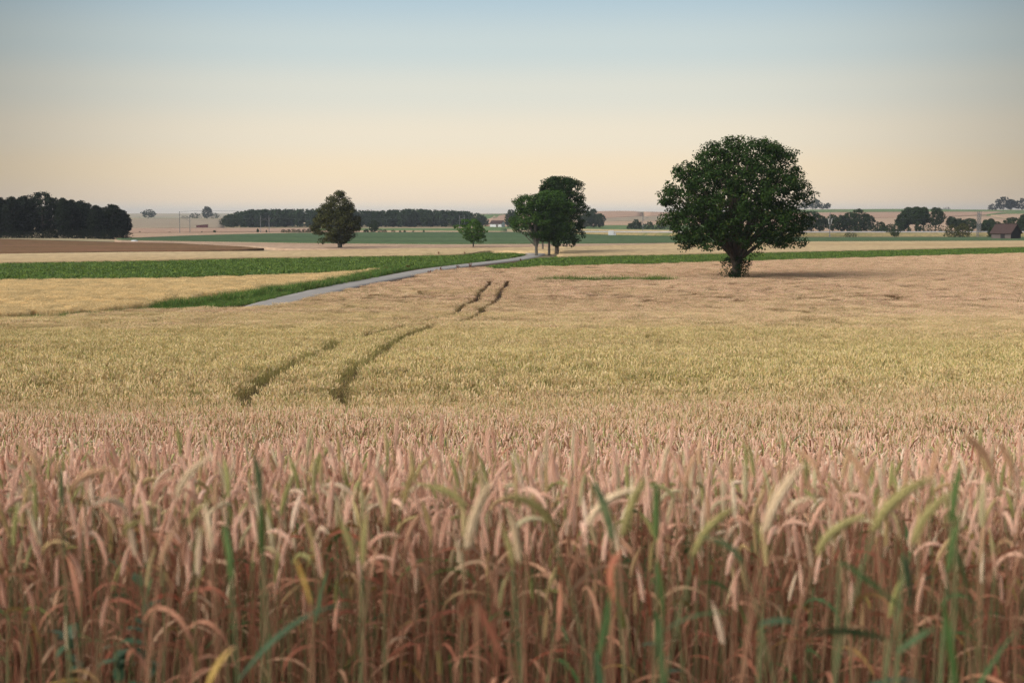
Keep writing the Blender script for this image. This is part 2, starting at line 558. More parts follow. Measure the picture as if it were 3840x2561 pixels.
gt.links.new(mixc(gt, _k.outputs[0], _soil, _land), gb.inputs['Base Color'])
bump(gt, gb, _n, 0.5, 0.06)
go = bpy.data.objects.new('ground', np_mesh('ground', V, F, [gm], smooth=True))
C.objects.link(go); tag(go, kind='structure')


# ------------------------------------------------------------------ field sheets
def field(name, top, bot, mat, off=0.55, ny=14, dx=26, jag=0.0, kind='structure', skirt=True):
    """a standing crop over the land between two boundary lines seen in the photo; given thickness by its own edge faces"""
    top = np.array(top, float); bot = np.array(bot, float)
    x0 = max(top[0, 0], bot[0, 0]); x1 = min(top[-1, 0], bot[-1, 0])
    n = max(3, int((x1 - x0) / dx))
    xs = np.linspace(x0, x1, n)
    yt = np.interp(xs, top[:, 0], top[:, 1]); yb = np.interp(xs, bot[:, 0], bot[:, 1])
    yb = np.maximum(yb, yt + 0.25)
    X1, Y1, _ = hit(xs, yb, off); X2, Y2, _ = hit(xs, yt, off)
    t = np.linspace(0, 1, ny)[:, None]
    X = X1 + (X2 - X1) * t; Y = Y1 + (Y2 - Y1) * t
    if jag:
        X = X + rng.normal(0, jag, X.shape); Y = Y + rng.normal(0, jag, Y.shape)
    Z = ground(X, Y) + off
    V = np.stack([X, Y, Z], -1).reshape(-1, 3)
    ii = (np.arange(ny - 1)[:, None] * n + np.arange(n - 1)[None]).ravel()
    F = np.stack([ii, ii + 1, ii + n + 1, ii + n], 1)
    if skirt:
        loop = list(range(n)) + [r * n + n - 1 for r in range(1, ny)] + [(ny - 1) * n + c for c in range(n - 2, -1, -1)] + [r * n for r in range(ny - 2, 0, -1)]
        lo = V[loop].copy(); lo[:, 2] -= off + 0.4
        b = len(V); V = np.concatenate([V, lo]); m = len(loop)
        k = np.arange(m); k2 = (k + 1) % m; lp = np.array(loop)
        F = np.concatenate([F, np.stack([lp[k2], lp[k], b + k, b + k2], 1)])
    o = bpy.data.objects.new(name, np_mesh(name, V, F, [mat], smooth=False))
    C.objects.link(o); tag(o, kind=kind)
    return o


# boundary lines (photograph pixels, projected onto the land)
BEET_L_LOW = [(-260, 1056), (0, 1052), (480, 1047), (640, 1045), (1000, 1034), (1120, 1030), (1300, 1019), (1410, 1013), (1500, 1007), (1600, 995), (1750, 980), (1850, 972), (1930, 964), (1964, 956)]
BEET_L_UP = [(-260, 985), (0, 981), (480, 972), (640, 971), (1000, 962), (1120, 960), (1560, 955), (1840, 949), (1920, 947), (1964, 953)]
VERGE_UP = [(540, 1157), (570, 1150), (700, 1135), (900, 1110), (1100, 1080), (1200, 1066), (1300, 1048), (1410, 1024), (1500, 1008), (1600, 995), (1750, 981), (1850, 973), (1930, 965), (1962, 958)]
ROAD_UP = [(540, 1175), (720, 1172), (922, 1145), (1004, 1130), (1106, 1104), (1259, 1068), (1412, 1035), (1566, 1010), (1719, 992), (1821, 982), (1923, 966), (1964, 957)]
WHEAT_FAR = [(-300, 1204), (0, 1195), (200, 1185), (400, 1171), (560, 1160), (700, 1153), (900, 1150), (1000, 1146), (1055, 1139), (1150, 1119), (1250, 1099), (1412, 1064), (1535, 1049), (1558, 1044), (1566, 1033), (1645, 1016),
             (1750, 1006), (1812, 1003), (1875, 1009), (2032, 1000), (2284, 994), (2400, 991), (2960, 975), (3440, 961), (3840, 950), (4200, 942)]
BEET_R_UP = [(1812, 1000), (1843, 994), (1938, 982), (2000, 969), (2063, 965), (2126, 958), (2284, 955), (2400, 954), (2560, 951), (2960, 942), (3440, 932), (3840, 923), (4200, 915)]
BEET_R_LOW = [(1812, 1004), (1875, 1010), (2032, 1000), (2284, 994), (2400, 991), (2960, 975), (3440, 961), (3840, 950), (4200, 942)]
BARLEY_LOW = [(-260, 1206), (0, 1200), (200, 1189), (400, 1175), (540, 1160), (570, 1150), (700, 1135), (900, 1110), (1100, 1080), (1200, 1066), (1300, 1048), (1408, 1022)]
BARLEY_UP = [(-260, 1056), (0, 1052), (480, 1047), (640, 1045), (1000, 1034), (1120, 1030), (1300, 1019), (1408, 1013)]

GOLD_UP = [(-200, 956), (0, 952), (480, 945), (640, 944), (1000, 941), (1260, 937), (1560, 930), (2160, 923), (2440, 917), (2560, 911), (2960, 906), (3840, 902), (4200, 900)]
# the golden crop behind the beet: left of the road's bend and right of it
field('golden_field', [(x, y) for x, y in GOLD_UP if x < 1600] + [(1836, 930), (1950, 928), (2097, 924)], [(-200, 988), (0, 984), (640, 974), (1000, 965), (1560, 957), (1740, 953), (1836, 939), (2000, 942), (2097, 943)], M['f_gold'], 0.5, jag=0.15)
field('golden_field', [(2095, 924), (2160, 923), (2440, 917), (2560, 911), (2960, 906), (3840, 902), (4200, 900)], [(2095, 962), (2300, 957), (2560, 953), (2960, 944), (3440, 934), (3840, 925), (4200, 917)], M['f_gold'], 0.5, jag=0.15)
field('pink_stubble_field', [(430, 899), (480, 901), (800, 906), (1120, 911), (1300, 913), (1640, 916), (1900, 915), (2284, 913), (2440, 912), (2560, 910)], [(430, 908), (640, 911), (760, 917), (980, 927), (1080, 934), (1260, 936), (1560, 930), (2160, 924), (2440, 917), (2560, 911)], M['f_tan'], 0.5)
field('brown_field', [(-250, 893), (0, 896), (240, 902), (470, 909), (640, 911), (760, 917), (900, 924), (985, 931)], [(-250, 954), (0, 951), (300, 947), (480, 943), (700, 941), (900, 937), (985, 931.5)], M['f_brown'], 0.5, jag=0.2)
field('maize_field', [(440, 894), (480, 893), (700, 884), (900, 878), (1120, 873), (1600, 870), (1900, 870), (2250, 880), (2500, 886), (2960, 890), (3840, 889), (4200, 889)],
      [(440, 900), (480, 901), (800, 906), (1120, 911), (1640, 916), (1900, 915), (2284, 913), (2440, 912), (2560, 910), (2960, 905), (3840, 902), (4200, 900)], M['f_maize'], 0.55, jag=0.2)
field('pink_stubble_field', [(430, 874), (700, 873), (1120, 869), (1400, 868)], [(430, 894), (480, 893), (700, 884), (900, 878), (1120, 873), (1400, 871)], M['f_tan'], 0.4)
field('grey_stubble_field', [(430, 856), (800, 855), (1180, 855)], [(430, 873), (700, 871.5), (1120, 867.5), (1180, 867)], M['f_pink'], 0.4)
field('meadow_field', [(1180, 856), (1500, 856), (1900, 857)], [(1180, 863), (1500, 864), (1900, 866)], M['f_meadow'], 0.3)
field('tan_stubble_field', [(1180, 864), (1500, 865), (1900, 867)], [(1180, 868), (1500, 869), (1900, 870)], M['f_tan'], 0.3)
field('tan_stubble_field', [(2050, 858), (2160, 859), (2560, 864), (2700, 866)], [(2050, 863), (2160, 864), (2560, 868), (2700, 869)], M['f_gold'], 0.3)
field('meadow_field', [(2050, 864), (2160, 865), (2560, 869), (2700, 870)], [(2050, 873), (2400, 874), (2700, 874)], M['f_meadow'], 0.3)
field('meadow_field', [(1815, 848), (1920, 847), (2160, 846), (2300, 844), (2700, 843)], [(1815, 857), (2160, 859), (2560, 864), (2700, 866)], M['f_meadow'], 0.3)
# fields on the far slopes
field('tan_stubble_field', [(380, 823), (560, 820), (700, 821), (840, 823)], [(380, 855), (600, 855), (840, 854)], M['f_grey'], 0.6, ny=20)
field('meadow_field', [(1790, 804), (1905, 803)], [(1790, 828), (1840, 822), (1905, 806)], M['f_meadow'], 0.6)
field('pink_stubble_field', [(1820, 826), (1850, 810), (1905, 804), (2000, 803), (2100, 800)], [(1820, 848), (1906, 848), (2100, 846)], M['f_pink'], 0.6, ny=20)
field('pink_stubble_field', [(2200, 794), (2330, 790.5), (2400, 792), (2412, 797)], [(2200, 823), (2412, 810)], M['f_pink'], 0.6, ny=20)
field('pink_stubble_field', [(2415, 794), (2500, 796), (2700, 799)], [(2415, 811), (2700, 806)], M['f_pink'], 0.6, ny=16)
field('grey_stubble_field', [(2150, 824), (2412, 811.5), (2700, 807)], [(2150, 832), (2700, 824)], M['f_grey'], 0.6)
field('tan_stubble_field', [(2150, 833), (2700, 825)], [(2150, 846), (2300, 844), (2700, 842)], M['f_tan'], 0.6)
field('meadow_field', [(2900, 789), (3040, 786.5), (3300, 784.5), (3440, 784), (3700, 787.5), (3840, 789), (4100, 789)], [(2900, 797), (3440, 793.5), (3690, 793), (3840, 792), (4100, 792)], M['f_meadow'], 0.6)
field('pink_stubble_field', [(2780, 798), (2900, 798), (3440, 794.5), (3690, 794), (3760, 793)], [(2780, 818), (3440, 816), (3690, 806), (3760, 796)], M['f_pink'], 0.6, ny=18)
field('tan_stubble_field', [(2780, 819), (3440, 817), (3690, 809), (3770, 822), (4100, 832)], [(2780, 866), (3440, 864), (3770, 863), (4100, 863)], M['f_tan'], 0.6, ny=18)
field('meadow_field', [(3700, 804), (3760, 796), (3840, 793), (4100, 793)], [(3700, 807), (3760, 801), (3840, 801), (4100, 801)], M['f_meadow'], 0.7)
field('tan_stubble_field', [(3715, 807), (3780, 802.5), (3840, 802), (4100, 802)], [(3715, 808), (3775, 818), (3840, 828), (4100, 830)], M['f_tan'], 0.6)

# railway embankment across the right half, with its grey track bed
bx = np.linspace(2020, 4200, 80)
X, Yb, Zb = hit(bx, np.interp(bx, [2020, 2560, 2960, 3840, 4200], [878, 887, 889, 888, 888]), 0.0)
EMB = [(float(a), float(b)) for a, b in zip(X, Yb)]
sec = [(0, 0.1), (2.6, 1.45), (3.4, 1.5), (8.4, 1.5), (11, 0.05)]
mbk = MB(); mbt = MB()
vs = []
for (x, y) in EMB:
    h = float(np.interp(x, [10, 60, 110], [0.5, 0.85, 1.0]))
    for (dy, dz) in sec:
        vs.append(Vector((x, y + dy, float(ground(x, y)) + dz * h)))
fs = [(i * 5 + k, (i + 1) * 5 + k, (i + 1) * 5 + k + 1, i * 5 + k + 1) for i in range(len(EMB) - 1) for k in range(4)]
mbk.add(vs, fs)
eb = mbk.build('embankment_terrain', [M['f_bank']]); tag(eb, kind='structure')
vs = []
for (x, y) in EMB:
    h = float(np.interp(x, [10, 60, 110], [0.5, 0.85, 1.0]))
    g = float(ground(x, y)) + 1.5 * h
    for (dy, dz) in ((4.0, 0.02), (4.5, 0.42), (7.6, 0.42), (8.1, 0.02)):
        vs.append(Vector((x, y + dy, g + dz)))
mbt.add(vs, [(i * 4 + k, (i + 1) * 4 + k, (i + 1) * 4 + k + 1, i * 4 + k + 1) for i in range(len(EMB) - 1) for k in range(3)])
tb = mbt.build('railway_path', [M['ballast']]); tag(tb, kind='structure')

# ------------------------------------------------------------------ road
RC = [(-24.5, 84), (-22.6, 100), (-20.9, 118.5), (-19.0, 134), (-17.0, 154), (-14.4, 172), (-10.2, 199), (-5.2, 219), (-0.6, 236), (2.6, 253), (4.3, 266), (4.6, 278), (2.6, 288), (-2.3, 297), (-10, 303), (-25, 308), (-39, 312), (-58, 326), (-75, 345), (-90, 372)]


def spline(pts, n):
    P = np.array(pts, float); d = np.r_[0, np.cumsum(np.hypot(*np.diff(P, axis=0).T))]
    fx, fy = _cs(d, P[:, 0]), _cs(d, P[:, 1])
    s = np.linspace(0, d[-1], n)
    return np.stack([fx(s), fy(s)], 1)


def _cs(t, v):
    m = np.gradient(v, t)

    def f(s):
        i = np.clip(np.searchsorted(t, s) - 1, 0, len(t) - 2); h = t[i + 1] - t[i]; u = (s - t[i]) / h
        return ((2*u**3-3*u**2+1)*v[i] + (u**3-2*u**2+u)*h*m[i] + (-2*u**3+3*u**2)*v[i+1] + (u**3-u**2)*h*m[i+1])
    return f


RL = spline(RC, 260)
tg = np.gradient(RL, axis=0); tg /= np.linalg.norm(tg, axis=1)[:, None]
nm = np.stack([-tg[:, 1], tg[:, 0]], 1)
cols = [-1.72, -1.6, -0.8, 0, 0.8, 1.6, 1.72]
V = []
for c in cols:
    q = RL + nm * c
    z = ground(q[:, 0], q[:, 1]) + (0.09 if abs(c) < 1.7 else -0.1) + 0.03 * (1 - (c / 1.7) ** 2)
    V.append(np.stack([q[:, 0], q[:, 1], z], 1))
n = len(RL); V = np.concatenate(V)
F = np.concatenate([np.stack([np.arange(n - 1) + k * n, np.arange(1, n) + k * n, np.arange(1, n) + (k + 1) * n, np.arange(n - 1) + (k + 1) * n], 1) for k in range(len(cols) - 1)])
ro = bpy.data.objects.new('road', np_mesh('road', V, F[:, ::-1], [M['road']], smooth=True)); C.objects.link(ro); tag(ro, kind='structure')


def road_dist(x, y):
    d = np.full(x.shape, 1e9)
    for i in range(0, n, 2):
        d = np.minimum(d, (x - RL[i, 0]) ** 2 + (y - RL[i, 1]) ** 2)
    return np.sqrt(d)


# ------------------------------------------------------------------ crops: shapes
def in_poly(x, y, P):
    P = np.asarray(P); r = np.zeros(x.shape, bool); j = len(P) - 1
    for i in range(len(P)):
        xi, yi = P[i]; xj, yj = P[j]
        c = ((yi > y) != (yj > y)) & (x < (xj - xi) * (y - yi) / (yj - yi + 1e-12) + xi)
        r ^= c; j = i
    return r


def band_poly(up, low, off=0.0, off_low=0.0, n=70):
    up = np.array(up, float); low = np.array(low, float)
    xs = np.linspace(max(up[0, 0], low[0, 0]), min(up[-1, 0], low[-1, 0]), n)
    a = hit(xs, np.interp(xs, up[:, 0], up[:, 1]), off); b = hit(xs, np.interp(xs, low[:, 0], low[:, 1]), off_low)
    return np.concatenate([np.stack(a[:2], 1), np.stack(b[:2], 1)[::-1]])


def bez(a, b, c, n):
    a, b, c = Vector(a), Vector(b), Vector(c)
    return [a * (1 - t) ** 2 + b * 2 * t * (1 - t) + c * t * t for t in [i / (n - 1) for i in range(n)]]


def frame_at(P, i):
    t = (P[min(i + 1, len(P) - 1)] - P[max(i - 1, 0)]).normalized()
    u = t.cross(Vector((0.2, 1, 0.1)))
    if u.length < 1e-3: u = t.cross(Vector((1, 0, 0)))
    u.normalize()
    return t, u, t.cross(u)


def ear_detailed(mb, path, mat, val, rnd, width=1.0):
    """wheat ear: rachis with alternating rows of plump spikelets, each of three florets"""
    n = len(path)
    spin = rnd.uniform(0, math.pi)
    ca, sa = math.cos(spin), math.sin(spin)
    L_ = sum((path[i + 1] - path[i]).length for i in range(n - 1))
    for i in range(n):
        t, u, v = frame_at(path, i)
        u, v = u * ca + v * sa, v * ca - u * sa
        s = i / (n - 1)
        size = (0.62 + 0.55 * math.sin(math.pi * min(1, s * 0.9 + 0.12))) * width
        side = 1 if i % 2 else -1
        k = L_ / 0.088
        for j in (-1, 0, 1):
            d = (t * 0.92 + u * side * (0.25 if j == 0 else 0.17) + v * j * 0.22).normalized()
            c0 = path[i] + u * side * 0.0014 * k + v * j * 0.0016 * k
            ln = 0.0125 * size * k * rnd.uniform(0.9, 1.1); r = 0.0024 * size * k
            a = d.cross(t if abs(d.dot(t)) < 0.98 else u).normalized(); b = d.cross(a)
            vs = [c0]
            for (q, rr) in ((0.22, 0.85), (0.55, 1.0), (0.85, 0.5)):
                for w_ in range(5):
                    an = w_ * 2 * math.pi / 5
                    vs.append(c0 + d * ln * q + (a * math.cos(an) + b * math.sin(an)) * r * rr)
            vs.append(c0 + d * ln * 1.12)
            fs = [(0, 1 + (w_ + 1) % 5, 1 + w_) for w_ in range(5)]
            for rg in range(2):
                for w_ in range(5):
                    p0 = 1 + rg * 5
                    fs.append((p0 + w_, p0 + (w_ + 1) % 5, p0 + 5 + (w_ + 1) % 5, p0 + 5 + w_))
            fs += [(11 + w_, 11 + (w_ + 1) % 5, 16) for w_ in range(5)]
            mb.add(vs, fs, mat, val)
    # short awn tips
    t = (path[-1] - path[-2]).normalized()
    for _ in range(4):
        d = (t + Vector((rnd.uniform(-.25, .25), rnd.uniform(-.25, .25), rnd.uniform(-.2, .2)))).normalized()
        mb.tube([path[-1], path[-1] + d * 0.014], [0.0006, 0.0002], 3, mat, val, False)


def blade(mb, p0, az, length, width, rise, droop, mat, val, rnd, seg=7, twist=0.0):
    """leaf blade leaving the stem, rising, then arching down"""
    d = Vector((math.cos(az), math.sin(az), 0)); sd = Vector((-math.sin(az), math.cos(az), 0))
    P = []; W = []; SD = []
    el = rise; p = Vector(p0)
    for i in range(seg + 1):
        s = i / seg
        P.append(p.copy())
        W.append(width * (0.55 + 1.1 * s if s < 0.35 else 0.94 * (1 - ((s - .35) / .65) ** 1.6)) + 0.0006)
        a = twist * s
        upv = Vector((-math.cos(az) * math.sin(el), -math.sin(az) * math.sin(el), math.cos(el)))
        SD.append(sd * math.cos(a) + upv * math.sin(a))
        p = p + (d * math.cos(el) + Vector((0, 0, 1)) * math.sin(el)) * (length / seg)
        el -= droop / seg * (0.5 + 1.2 * s)
    mb.strip(P, W, SD, mat, val)


def stalk_geometry(rnd, h, nod, az, lean, detail=2):
    """stem path and ear path of one stalk; nod = angle (radians) the ear tip is turned from upright"""
    ld = Vector((math.cos(az), math.sin(az), 0))
    base = Vector((0, 0, 0)); top = Vector((0, 0, h)) + ld * lean
    stem = bez(base, Vector((0, 0, h * 0.55)) + ld * lean * 0.15, top, {2: 8, 1: 4, 0: 3}[detail])
    el = rnd.uniform(0.058, 0.080)
    n = {2: 20, 1: 8, 0: 3}[detail]
    ang = lean / h * 1.2 + nod * 0.15; P = [top.copy()]
    for i in range(1, n):
        ang += nod * 0.85 / (n - 1)
        P.append(P[-1] + (ld * math.sin(ang) + Vector((0, 0, 1)) * math.cos(ang)) * el / (n - 1))
    return stem, P


def near_stalk(seed):
    """returns stem, ear and leaf mesh builders of a fully modelled stalk"""
    rnd = random.Random(seed)
    short = rnd.random() < 0.2
    h = rnd.uniform(0.52, 0.70) if short else rnd.uniform(0.71, 0.86)
    nod = rnd.choice([0.1, 0.2, 0.3, 0.3, 0.5] if short else [0.1, 0.2, 0.3, 0.3, 0.45, 0.6, 0.9, 1.3, 1.8])
    az = rnd.uniform(0, 6.28)
    stem, ear = stalk_geometry(rnd, h, nod, az, rnd.uniform(0.01, 0.09))
    a, b, cl = MB(), MB(), []
    val = rnd.random()
    a.tube(stem, [0.0018 - 0.0007 * i / 7 for i in range(8)], 5, 0, val, False)
    ear_detailed(b, ear, 0, val, rnd, 0.86)
    for k in range(rnd.choice([0, 1, 1, 2])):
        f = rnd.uniform(0.35, 0.86)
        i = min(6, int(f * 7)); p = stem[i].lerp(stem[i + 1], f * 7 - i)
        c = MB(); cl.append(c)
        blade(c, p, rnd.uniform(0, 6.28), rnd.uniform(0.09, 0.20), rnd.uniform(0.006, 0.012), rnd.uniform(0.2, 1.3), rnd.uniform(1.5, 3.6), 0, rnd.random(), rnd, 8, rnd.uniform(-2.5, 2.5))
    return a, b, cl


# templates live outside the scene and only feed the crop objects
TPL = bpy.data.collections.new('crop_shapes')


def template(name, mb, mats):
    o = bpy.data.objects.new(name, mb.mesh(name, mats)); TPLcur.objects.link(o)
    return o


def merge(dst, src, off, mat):
    dst.add([q + off for q in src.v], [], mat, 0)
    dst.a[-len(src.v):] = src.a
    b = dst.n - len(src.v)
    for f in src.f:
        dst.f.append([i + b for i in f]); dst.m.append(mat)


WM = [M['ear'], M['stem'], M['leaf']]
TPLcur = bpy.data.collections.new('wheat_shapes')
NA, NB, NC, ND = 22, 8, 8, 6
parts_near = []
for k in range(NA):                                   # A: single fully modelled stalks
    a, b, c = near_stalk(100 + k)
    parts_near.append((a, b, c))
    t = MB(); z = Vector((0, 0, 0))
    merge(t, b, z, 0); merge(t, a, z, 1)
    for q in c: merge(t, q, z, 2)
    template('wheat_a%02d' % k, t, WM)


def lod_stalk(t, rnd, x, y, detail, hmin, hmax, leafp):
    h = rnd.uniform(hmin, hmax); nod = abs(rnd.gauss(0.35, 0.5)); az = rnd.uniform(0, 6.28)
    stem, ear = stalk_geometry(rnd, h, nod, az, rnd.uniform(0, 0.07), detail)
    o = Vector((x, y, 0)); val = rnd.random()
    stem = [o + p for p in stem]; ear = [o + p for p in ear]
    if detail == 1:
        t.tube(stem, 0.0019, 3, 1, val, False)
        n = len(ear)
        t.tube(ear, [(0.0042 if i % 2 else 0.0058) * (0.75 if i == 0 else 1) * (0.45 if i == n - 1 else 1) for i in range(n)], 5, 0, val, True)
    else:
        t.tube(stem[1:], 0.0026, 3, 1, val, False)
        t.tube(ear, [0.005, 0.009, 0.003], 3, 0, val, False)
    if rnd.random() < leafp:
        blade(t, o + Vector((0, 0, h * rnd.uniform(0.6, 0.98))), rnd.uniform(0, 6.28), rnd.uniform(0.10, 0.2), rnd.uniform(0.008, 0.013), rnd.uniform(0.6, 1.4), rnd.uniform(0.8, 2.6), 2, rnd.random(), rnd, 4 if detail else 3, rnd.uniform(-1, 1))


for k in range(NB):                                   # B: clump of 7 stalks
    rnd = random.Random(300 + k); t = MB()
    for _ in range(7):
        lod_stalk(t, rnd, rnd.uniform(-.075, .075), rnd.uniform(-.075, .075), 1, 0.66, 0.82, 0.75)
    template('wheat_b%02d' % k, t, WM)
for k in range(NC):                                   # C: clump of 22 lighter stalks
    rnd = random.Random(500 + k); t = MB()
    for _ in range(22):
        lod_stalk(t, rnd, rnd.uniform(-.15, .15), rnd.uniform(-.15, .15), 0, 0.67, 0.80, 0.55)
    template('wheat_c%02d' % k, t, WM)
for k in range(ND):                                   # D: square metre of far crop
    rnd = random.Random(700 + k); t = MB()
    for _ in range(170):
        lod_stalk(t, rnd, rnd.uniform(-.55, .55), rnd.uniform(-.55, .55), 0, 0.67, 0.80, 0.35)
    template('wheat_d%02d' % k, t, WM)
WHEAT_T = TPLcur


def crop_object(name, pts, rot, scl, idx, coll, mat):
    me = bpy.data.meshes.new(name)
    me.vertices.add(len(pts)); me.vertices.foreach_set('co', np.asarray(pts, np.float32).ravel())
    for nme, typ, arr, key in (('rot', 'FLOAT_VECTOR', rot, 'vector'), ('scl', 'FLOAT', scl, 'value'), ('idx', 'INT', idx, 'value')):
        a = me.attributes.new(nme, typ, 'POINT')
        a.data.foreach_set(key, np.asarray(arr, np.int32 if typ == 'INT' else np.float32).ravel())
    me.materials.append(mat)
    o = bpy.data.objects.new(name, me); C.objects.link(o)
    g = bpy.data.node_groups.new(name + '_planting', 'GeometryNodeTree')
    g.interface.new_socket('Geometry', in_out='INPUT', socket_type='NodeSocketGeometry')
    g.interface.new_socket('Geometry', in_out='OUTPUT', socket_type='NodeSocketGeometry')
    n_ = g.nodes; l_ = g.links
    gi = n_.new('NodeGroupInput'); gg = n_.new('NodeGroupOutput')
    ci = n_.new('GeometryNodeCollectionInfo'); ci.inputs['Collection'].default_value = coll
    ci.inputs['Separate Children'].default_value = True; ci.inputs['Reset Children'].default_value = True
    ip = n_.new('GeometryNodeInstanceOnPoints'); ip.inputs['Pick Instance'].default_value = True
    l_.new(gi.outputs[0], ip.inputs['Points']); l_.new(ci.outputs[0], ip.inputs['Instance'])

    def na(nm, dt):
        q = n_.new('GeometryNodeInputNamedAttribute'); q.data_type = dt; q.inputs[0].default_value = nm
        return q.outputs[0]
    e2r = n_.new('FunctionNodeEulerToRotation'); l_.new(na('rot', 'FLOAT_VECTOR'), e2r.inputs[0])
    l_.new(e2r.outputs[0], ip.inputs['Rotation'])
    l_.new(na('scl', 'FLOAT'), ip.inputs['Scale']); l_.new(na('idx', 'INT'), ip.inputs['Instance Index'])
    l_.new(ip.outputs[0], gg.inputs[0])
    md = o.modifiers.new('planting', 'NODES'); md.node_group = g
    return o


# wheel tracks through the wheat (real gauge about 1.8 m)
TR = [(1290, 1535), (1290, 1507), (1282, 1461), (1310, 1405), (1377, 1349), (1458, 1293), (1540, 1252), (1601, 1227), (1719, 1209), (1770, 1186), (1826, 1145), (1866, 1120), (1873, 1099), (1892, 1073), (1908, 1053)]
TL = [(917, 1553), (902, 1520), (933, 1467), (968, 1431), (1045, 1385), (1111, 1354), (1224, 1308), (1361, 1262), (1480, 1232), (1586, 1206), (1663, 1186), (1744, 1142), (1790, 1120), (1793, 1099), (1826, 1075), (1841, 1053)]


def track_line(T):
    a = np.array(T, float); x, y, _ = hit(a[:, 0], a[:, 1], 0.80)
    p = np.stack([x, y], 1)
    p = np.concatenate([[p[0] + (-3.6, -1.0), p[0] + (-1.0, -0.7)], p])
    return spline(p, 500)


TRK = [track_line(TL), track_line(TR)]


def track_dist(x, y):
    d = np.full(x.shape, 1e9)
    for T in TRK:
        for i in range(0, len(T), 1):
            dd = (x - T[i, 0]) ** 2 + (y - T[i, 1]) ** 2
            d = np.minimum(d, dd)
    return np.sqrt(d)


# wheat outline on the land
fx, fy, _ = hit([p[0] for p in WHEAT_FAR], [p[1] for p in WHEAT_FAR], 0.8)
WP = np.concatenate([np.stack([fx, fy], 1), [(fx[-1] + 8, fy[-1] - 30), (80, 150), (45, 30), (14, 1.6), (-14, 1.6), (-40, 40), (fx[0] - 8, fy[0] - 4)]])
FRONT = 3.25            # the rows nearer than this are individual stalks


def scatter(y0, y1, dens, pad=0.5, fov=0.40):
    """random points in the wedge of field the photo looks over"""
    area = fov * (y1 * y1 - y0 * y0) + 2 * pad * (y1 - y0)
    n = int(area * dens)
    y = np.sqrt(rng.uniform(y0 * y0, y1 * y1, n))
    x = rng.uniform(-1, 1, n) * (fov * y + pad)
    return x, y


P_, R3, S1, I1 = [], [], [], []


def plant(x, y, lo, cnt, tilt, s0, s1, trk):
    k = in_poly(x, y, WP)
    x, y = x[k], y[k]
    if trk is not None:
        k = (track_dist(x, y) > trk * np.interp(y, [20, 30, 40, 60], [.62, .72, .9, 1]) * (0.8 + 0.35 * rng.random(len(x)))) | (y < 15)
        x, y = x[k], y[k]
    n = len(x)
    P_.append(np.stack([x, y, ground(x, y)], 1))
    R3.append(np.stack([rng.normal(0, tilt, n), rng.normal(0, tilt, n), rng.uniform(0, 6.283, n)], 1))
    # gentle, broad height variation as in a real stand
    hv = 1 + 0.035 * np.sin(0.9 * x + 0.5 * y) + 0.03 * np.sin(2.1 * y - 0.7 * x)
    S1.append(rng.uniform(s0, s1, n) * hv)
    I1.append(rng.integers(lo, lo + cnt, n))


x, y = scatter(FRONT - .08, 7.5, 430, 1.5); plant(x, y, 0, NA, 0.05, 0.93, 1.06, None)
x, y = scatter(7.0, 27, 58, 1.8); plant(x, y, NA, NB, 0.05, 0.95, 1.12, 0.26)
x, y = scatter(26, 66, 17, 2.0); plant(x, y, NA + NB, NC, 0.04, 0.96, 1.12, 0.42)
x, y = scatter(64, 262, 2.0, 3.0, 0.39); plant(x, y, NA + NB + NC, ND, 0.02, 0.95, 1.1, 0.85)
# the strip beside the far tracks is filled with small clumps
x, y = scatter(64, 160, 13, 0.0, 0.06); x = x - 2.5
k = track_dist(x, y) < 1.35; plant(x[k], y[k], NA + NB, NC, 0.04, 0.96, 1.1, 0.36)
# trodden short stalks inside the wheel tracks
x, y = scatter(20, 70, 60, 0.0, 0.2); k = track_dist(x, y) < 0.30; x, y = x[k], y[k]
n0 = len(S1); plant(x, y, NA, NB, 0.22, 0.42, 0.70, None)
wc = crop_object('wheat_crop', np.concatenate(P_), np.concatenate(R3), np.concatenate(S1), np.concatenate(I1), WHEAT_T, M['ear'])
tag(wc, 'ripening wheat stretching from the front rows to the big tree', 'wheat crop', kind='stuff')

# ------------------------------------------------------------------ barley, beet and verge grass
def patch_barley(seed):
    rnd = random.Random(seed); t = MB()
    for _ in range(150):
        x, y = rnd.uniform(-.6, .6), rnd.uniform(-.6, .6); h = rnd.uniform(0.52, 0.7); a = rnd.uniform(0, 6.28); l_ = rnd.uniform(0.05, 0.16)
        b = Vector((x, y, 0)); m_ = Vector((x, y, h)); e = m_ + Vector((math.cos(a) * l_, math.sin(a) * l_, rnd.uniform(-.04, .1)))
        sd = Vector((math.cos(a + 1.57), math.sin(a + 1.57), 0))
        t.strip([b + Vector((0, 0, .2)), m_, e], [0.012, 0.02, 0.012], sd, 0, rnd.random())
        t.strip([m_, e + Vector((0, 0, 0.03))], [0.03, 0.004], Vector((0, 0, 1)), 0, rnd.random())
    return t


def patch_beet(seed):
    rnd = random.Random(seed); t = MB()
    for _ in range(7):
        x, y = rnd.uniform(-.55, .55), rnd.uniform(-.55, .55); vv = rnd.random()
        for k in range(11):
            blade(t, (x, y, 0.05), rnd.uniform(0, 6.28), rnd.uniform(0.32, 0.55), rnd.uniform(0.13, 0.2), rnd.uniform(0.6, 1.35), rnd.uniform(0.6, 1.6), 0, min(1, max(0, vv * 0.55 + rnd.random() * 0.5)), rnd, 4, rnd.uniform(-.5, .5))
    return t


def patch_grass(seed):
    rnd = random.Random(seed); t = MB()
    for _ in range(170):
        blade(t, (rnd.uniform(-.5, .5), rnd.uniform(-.5, .5), 0), rnd.uniform(0, 6.28), rnd.uniform(0.3, 0.85), rnd.uniform(0.012, 0.022), rnd.uniform(0.9, 1.5), rnd.uniform(0.2, 1.4), 0, rnd.random() ** 0.8, rnd, 3)
    return t


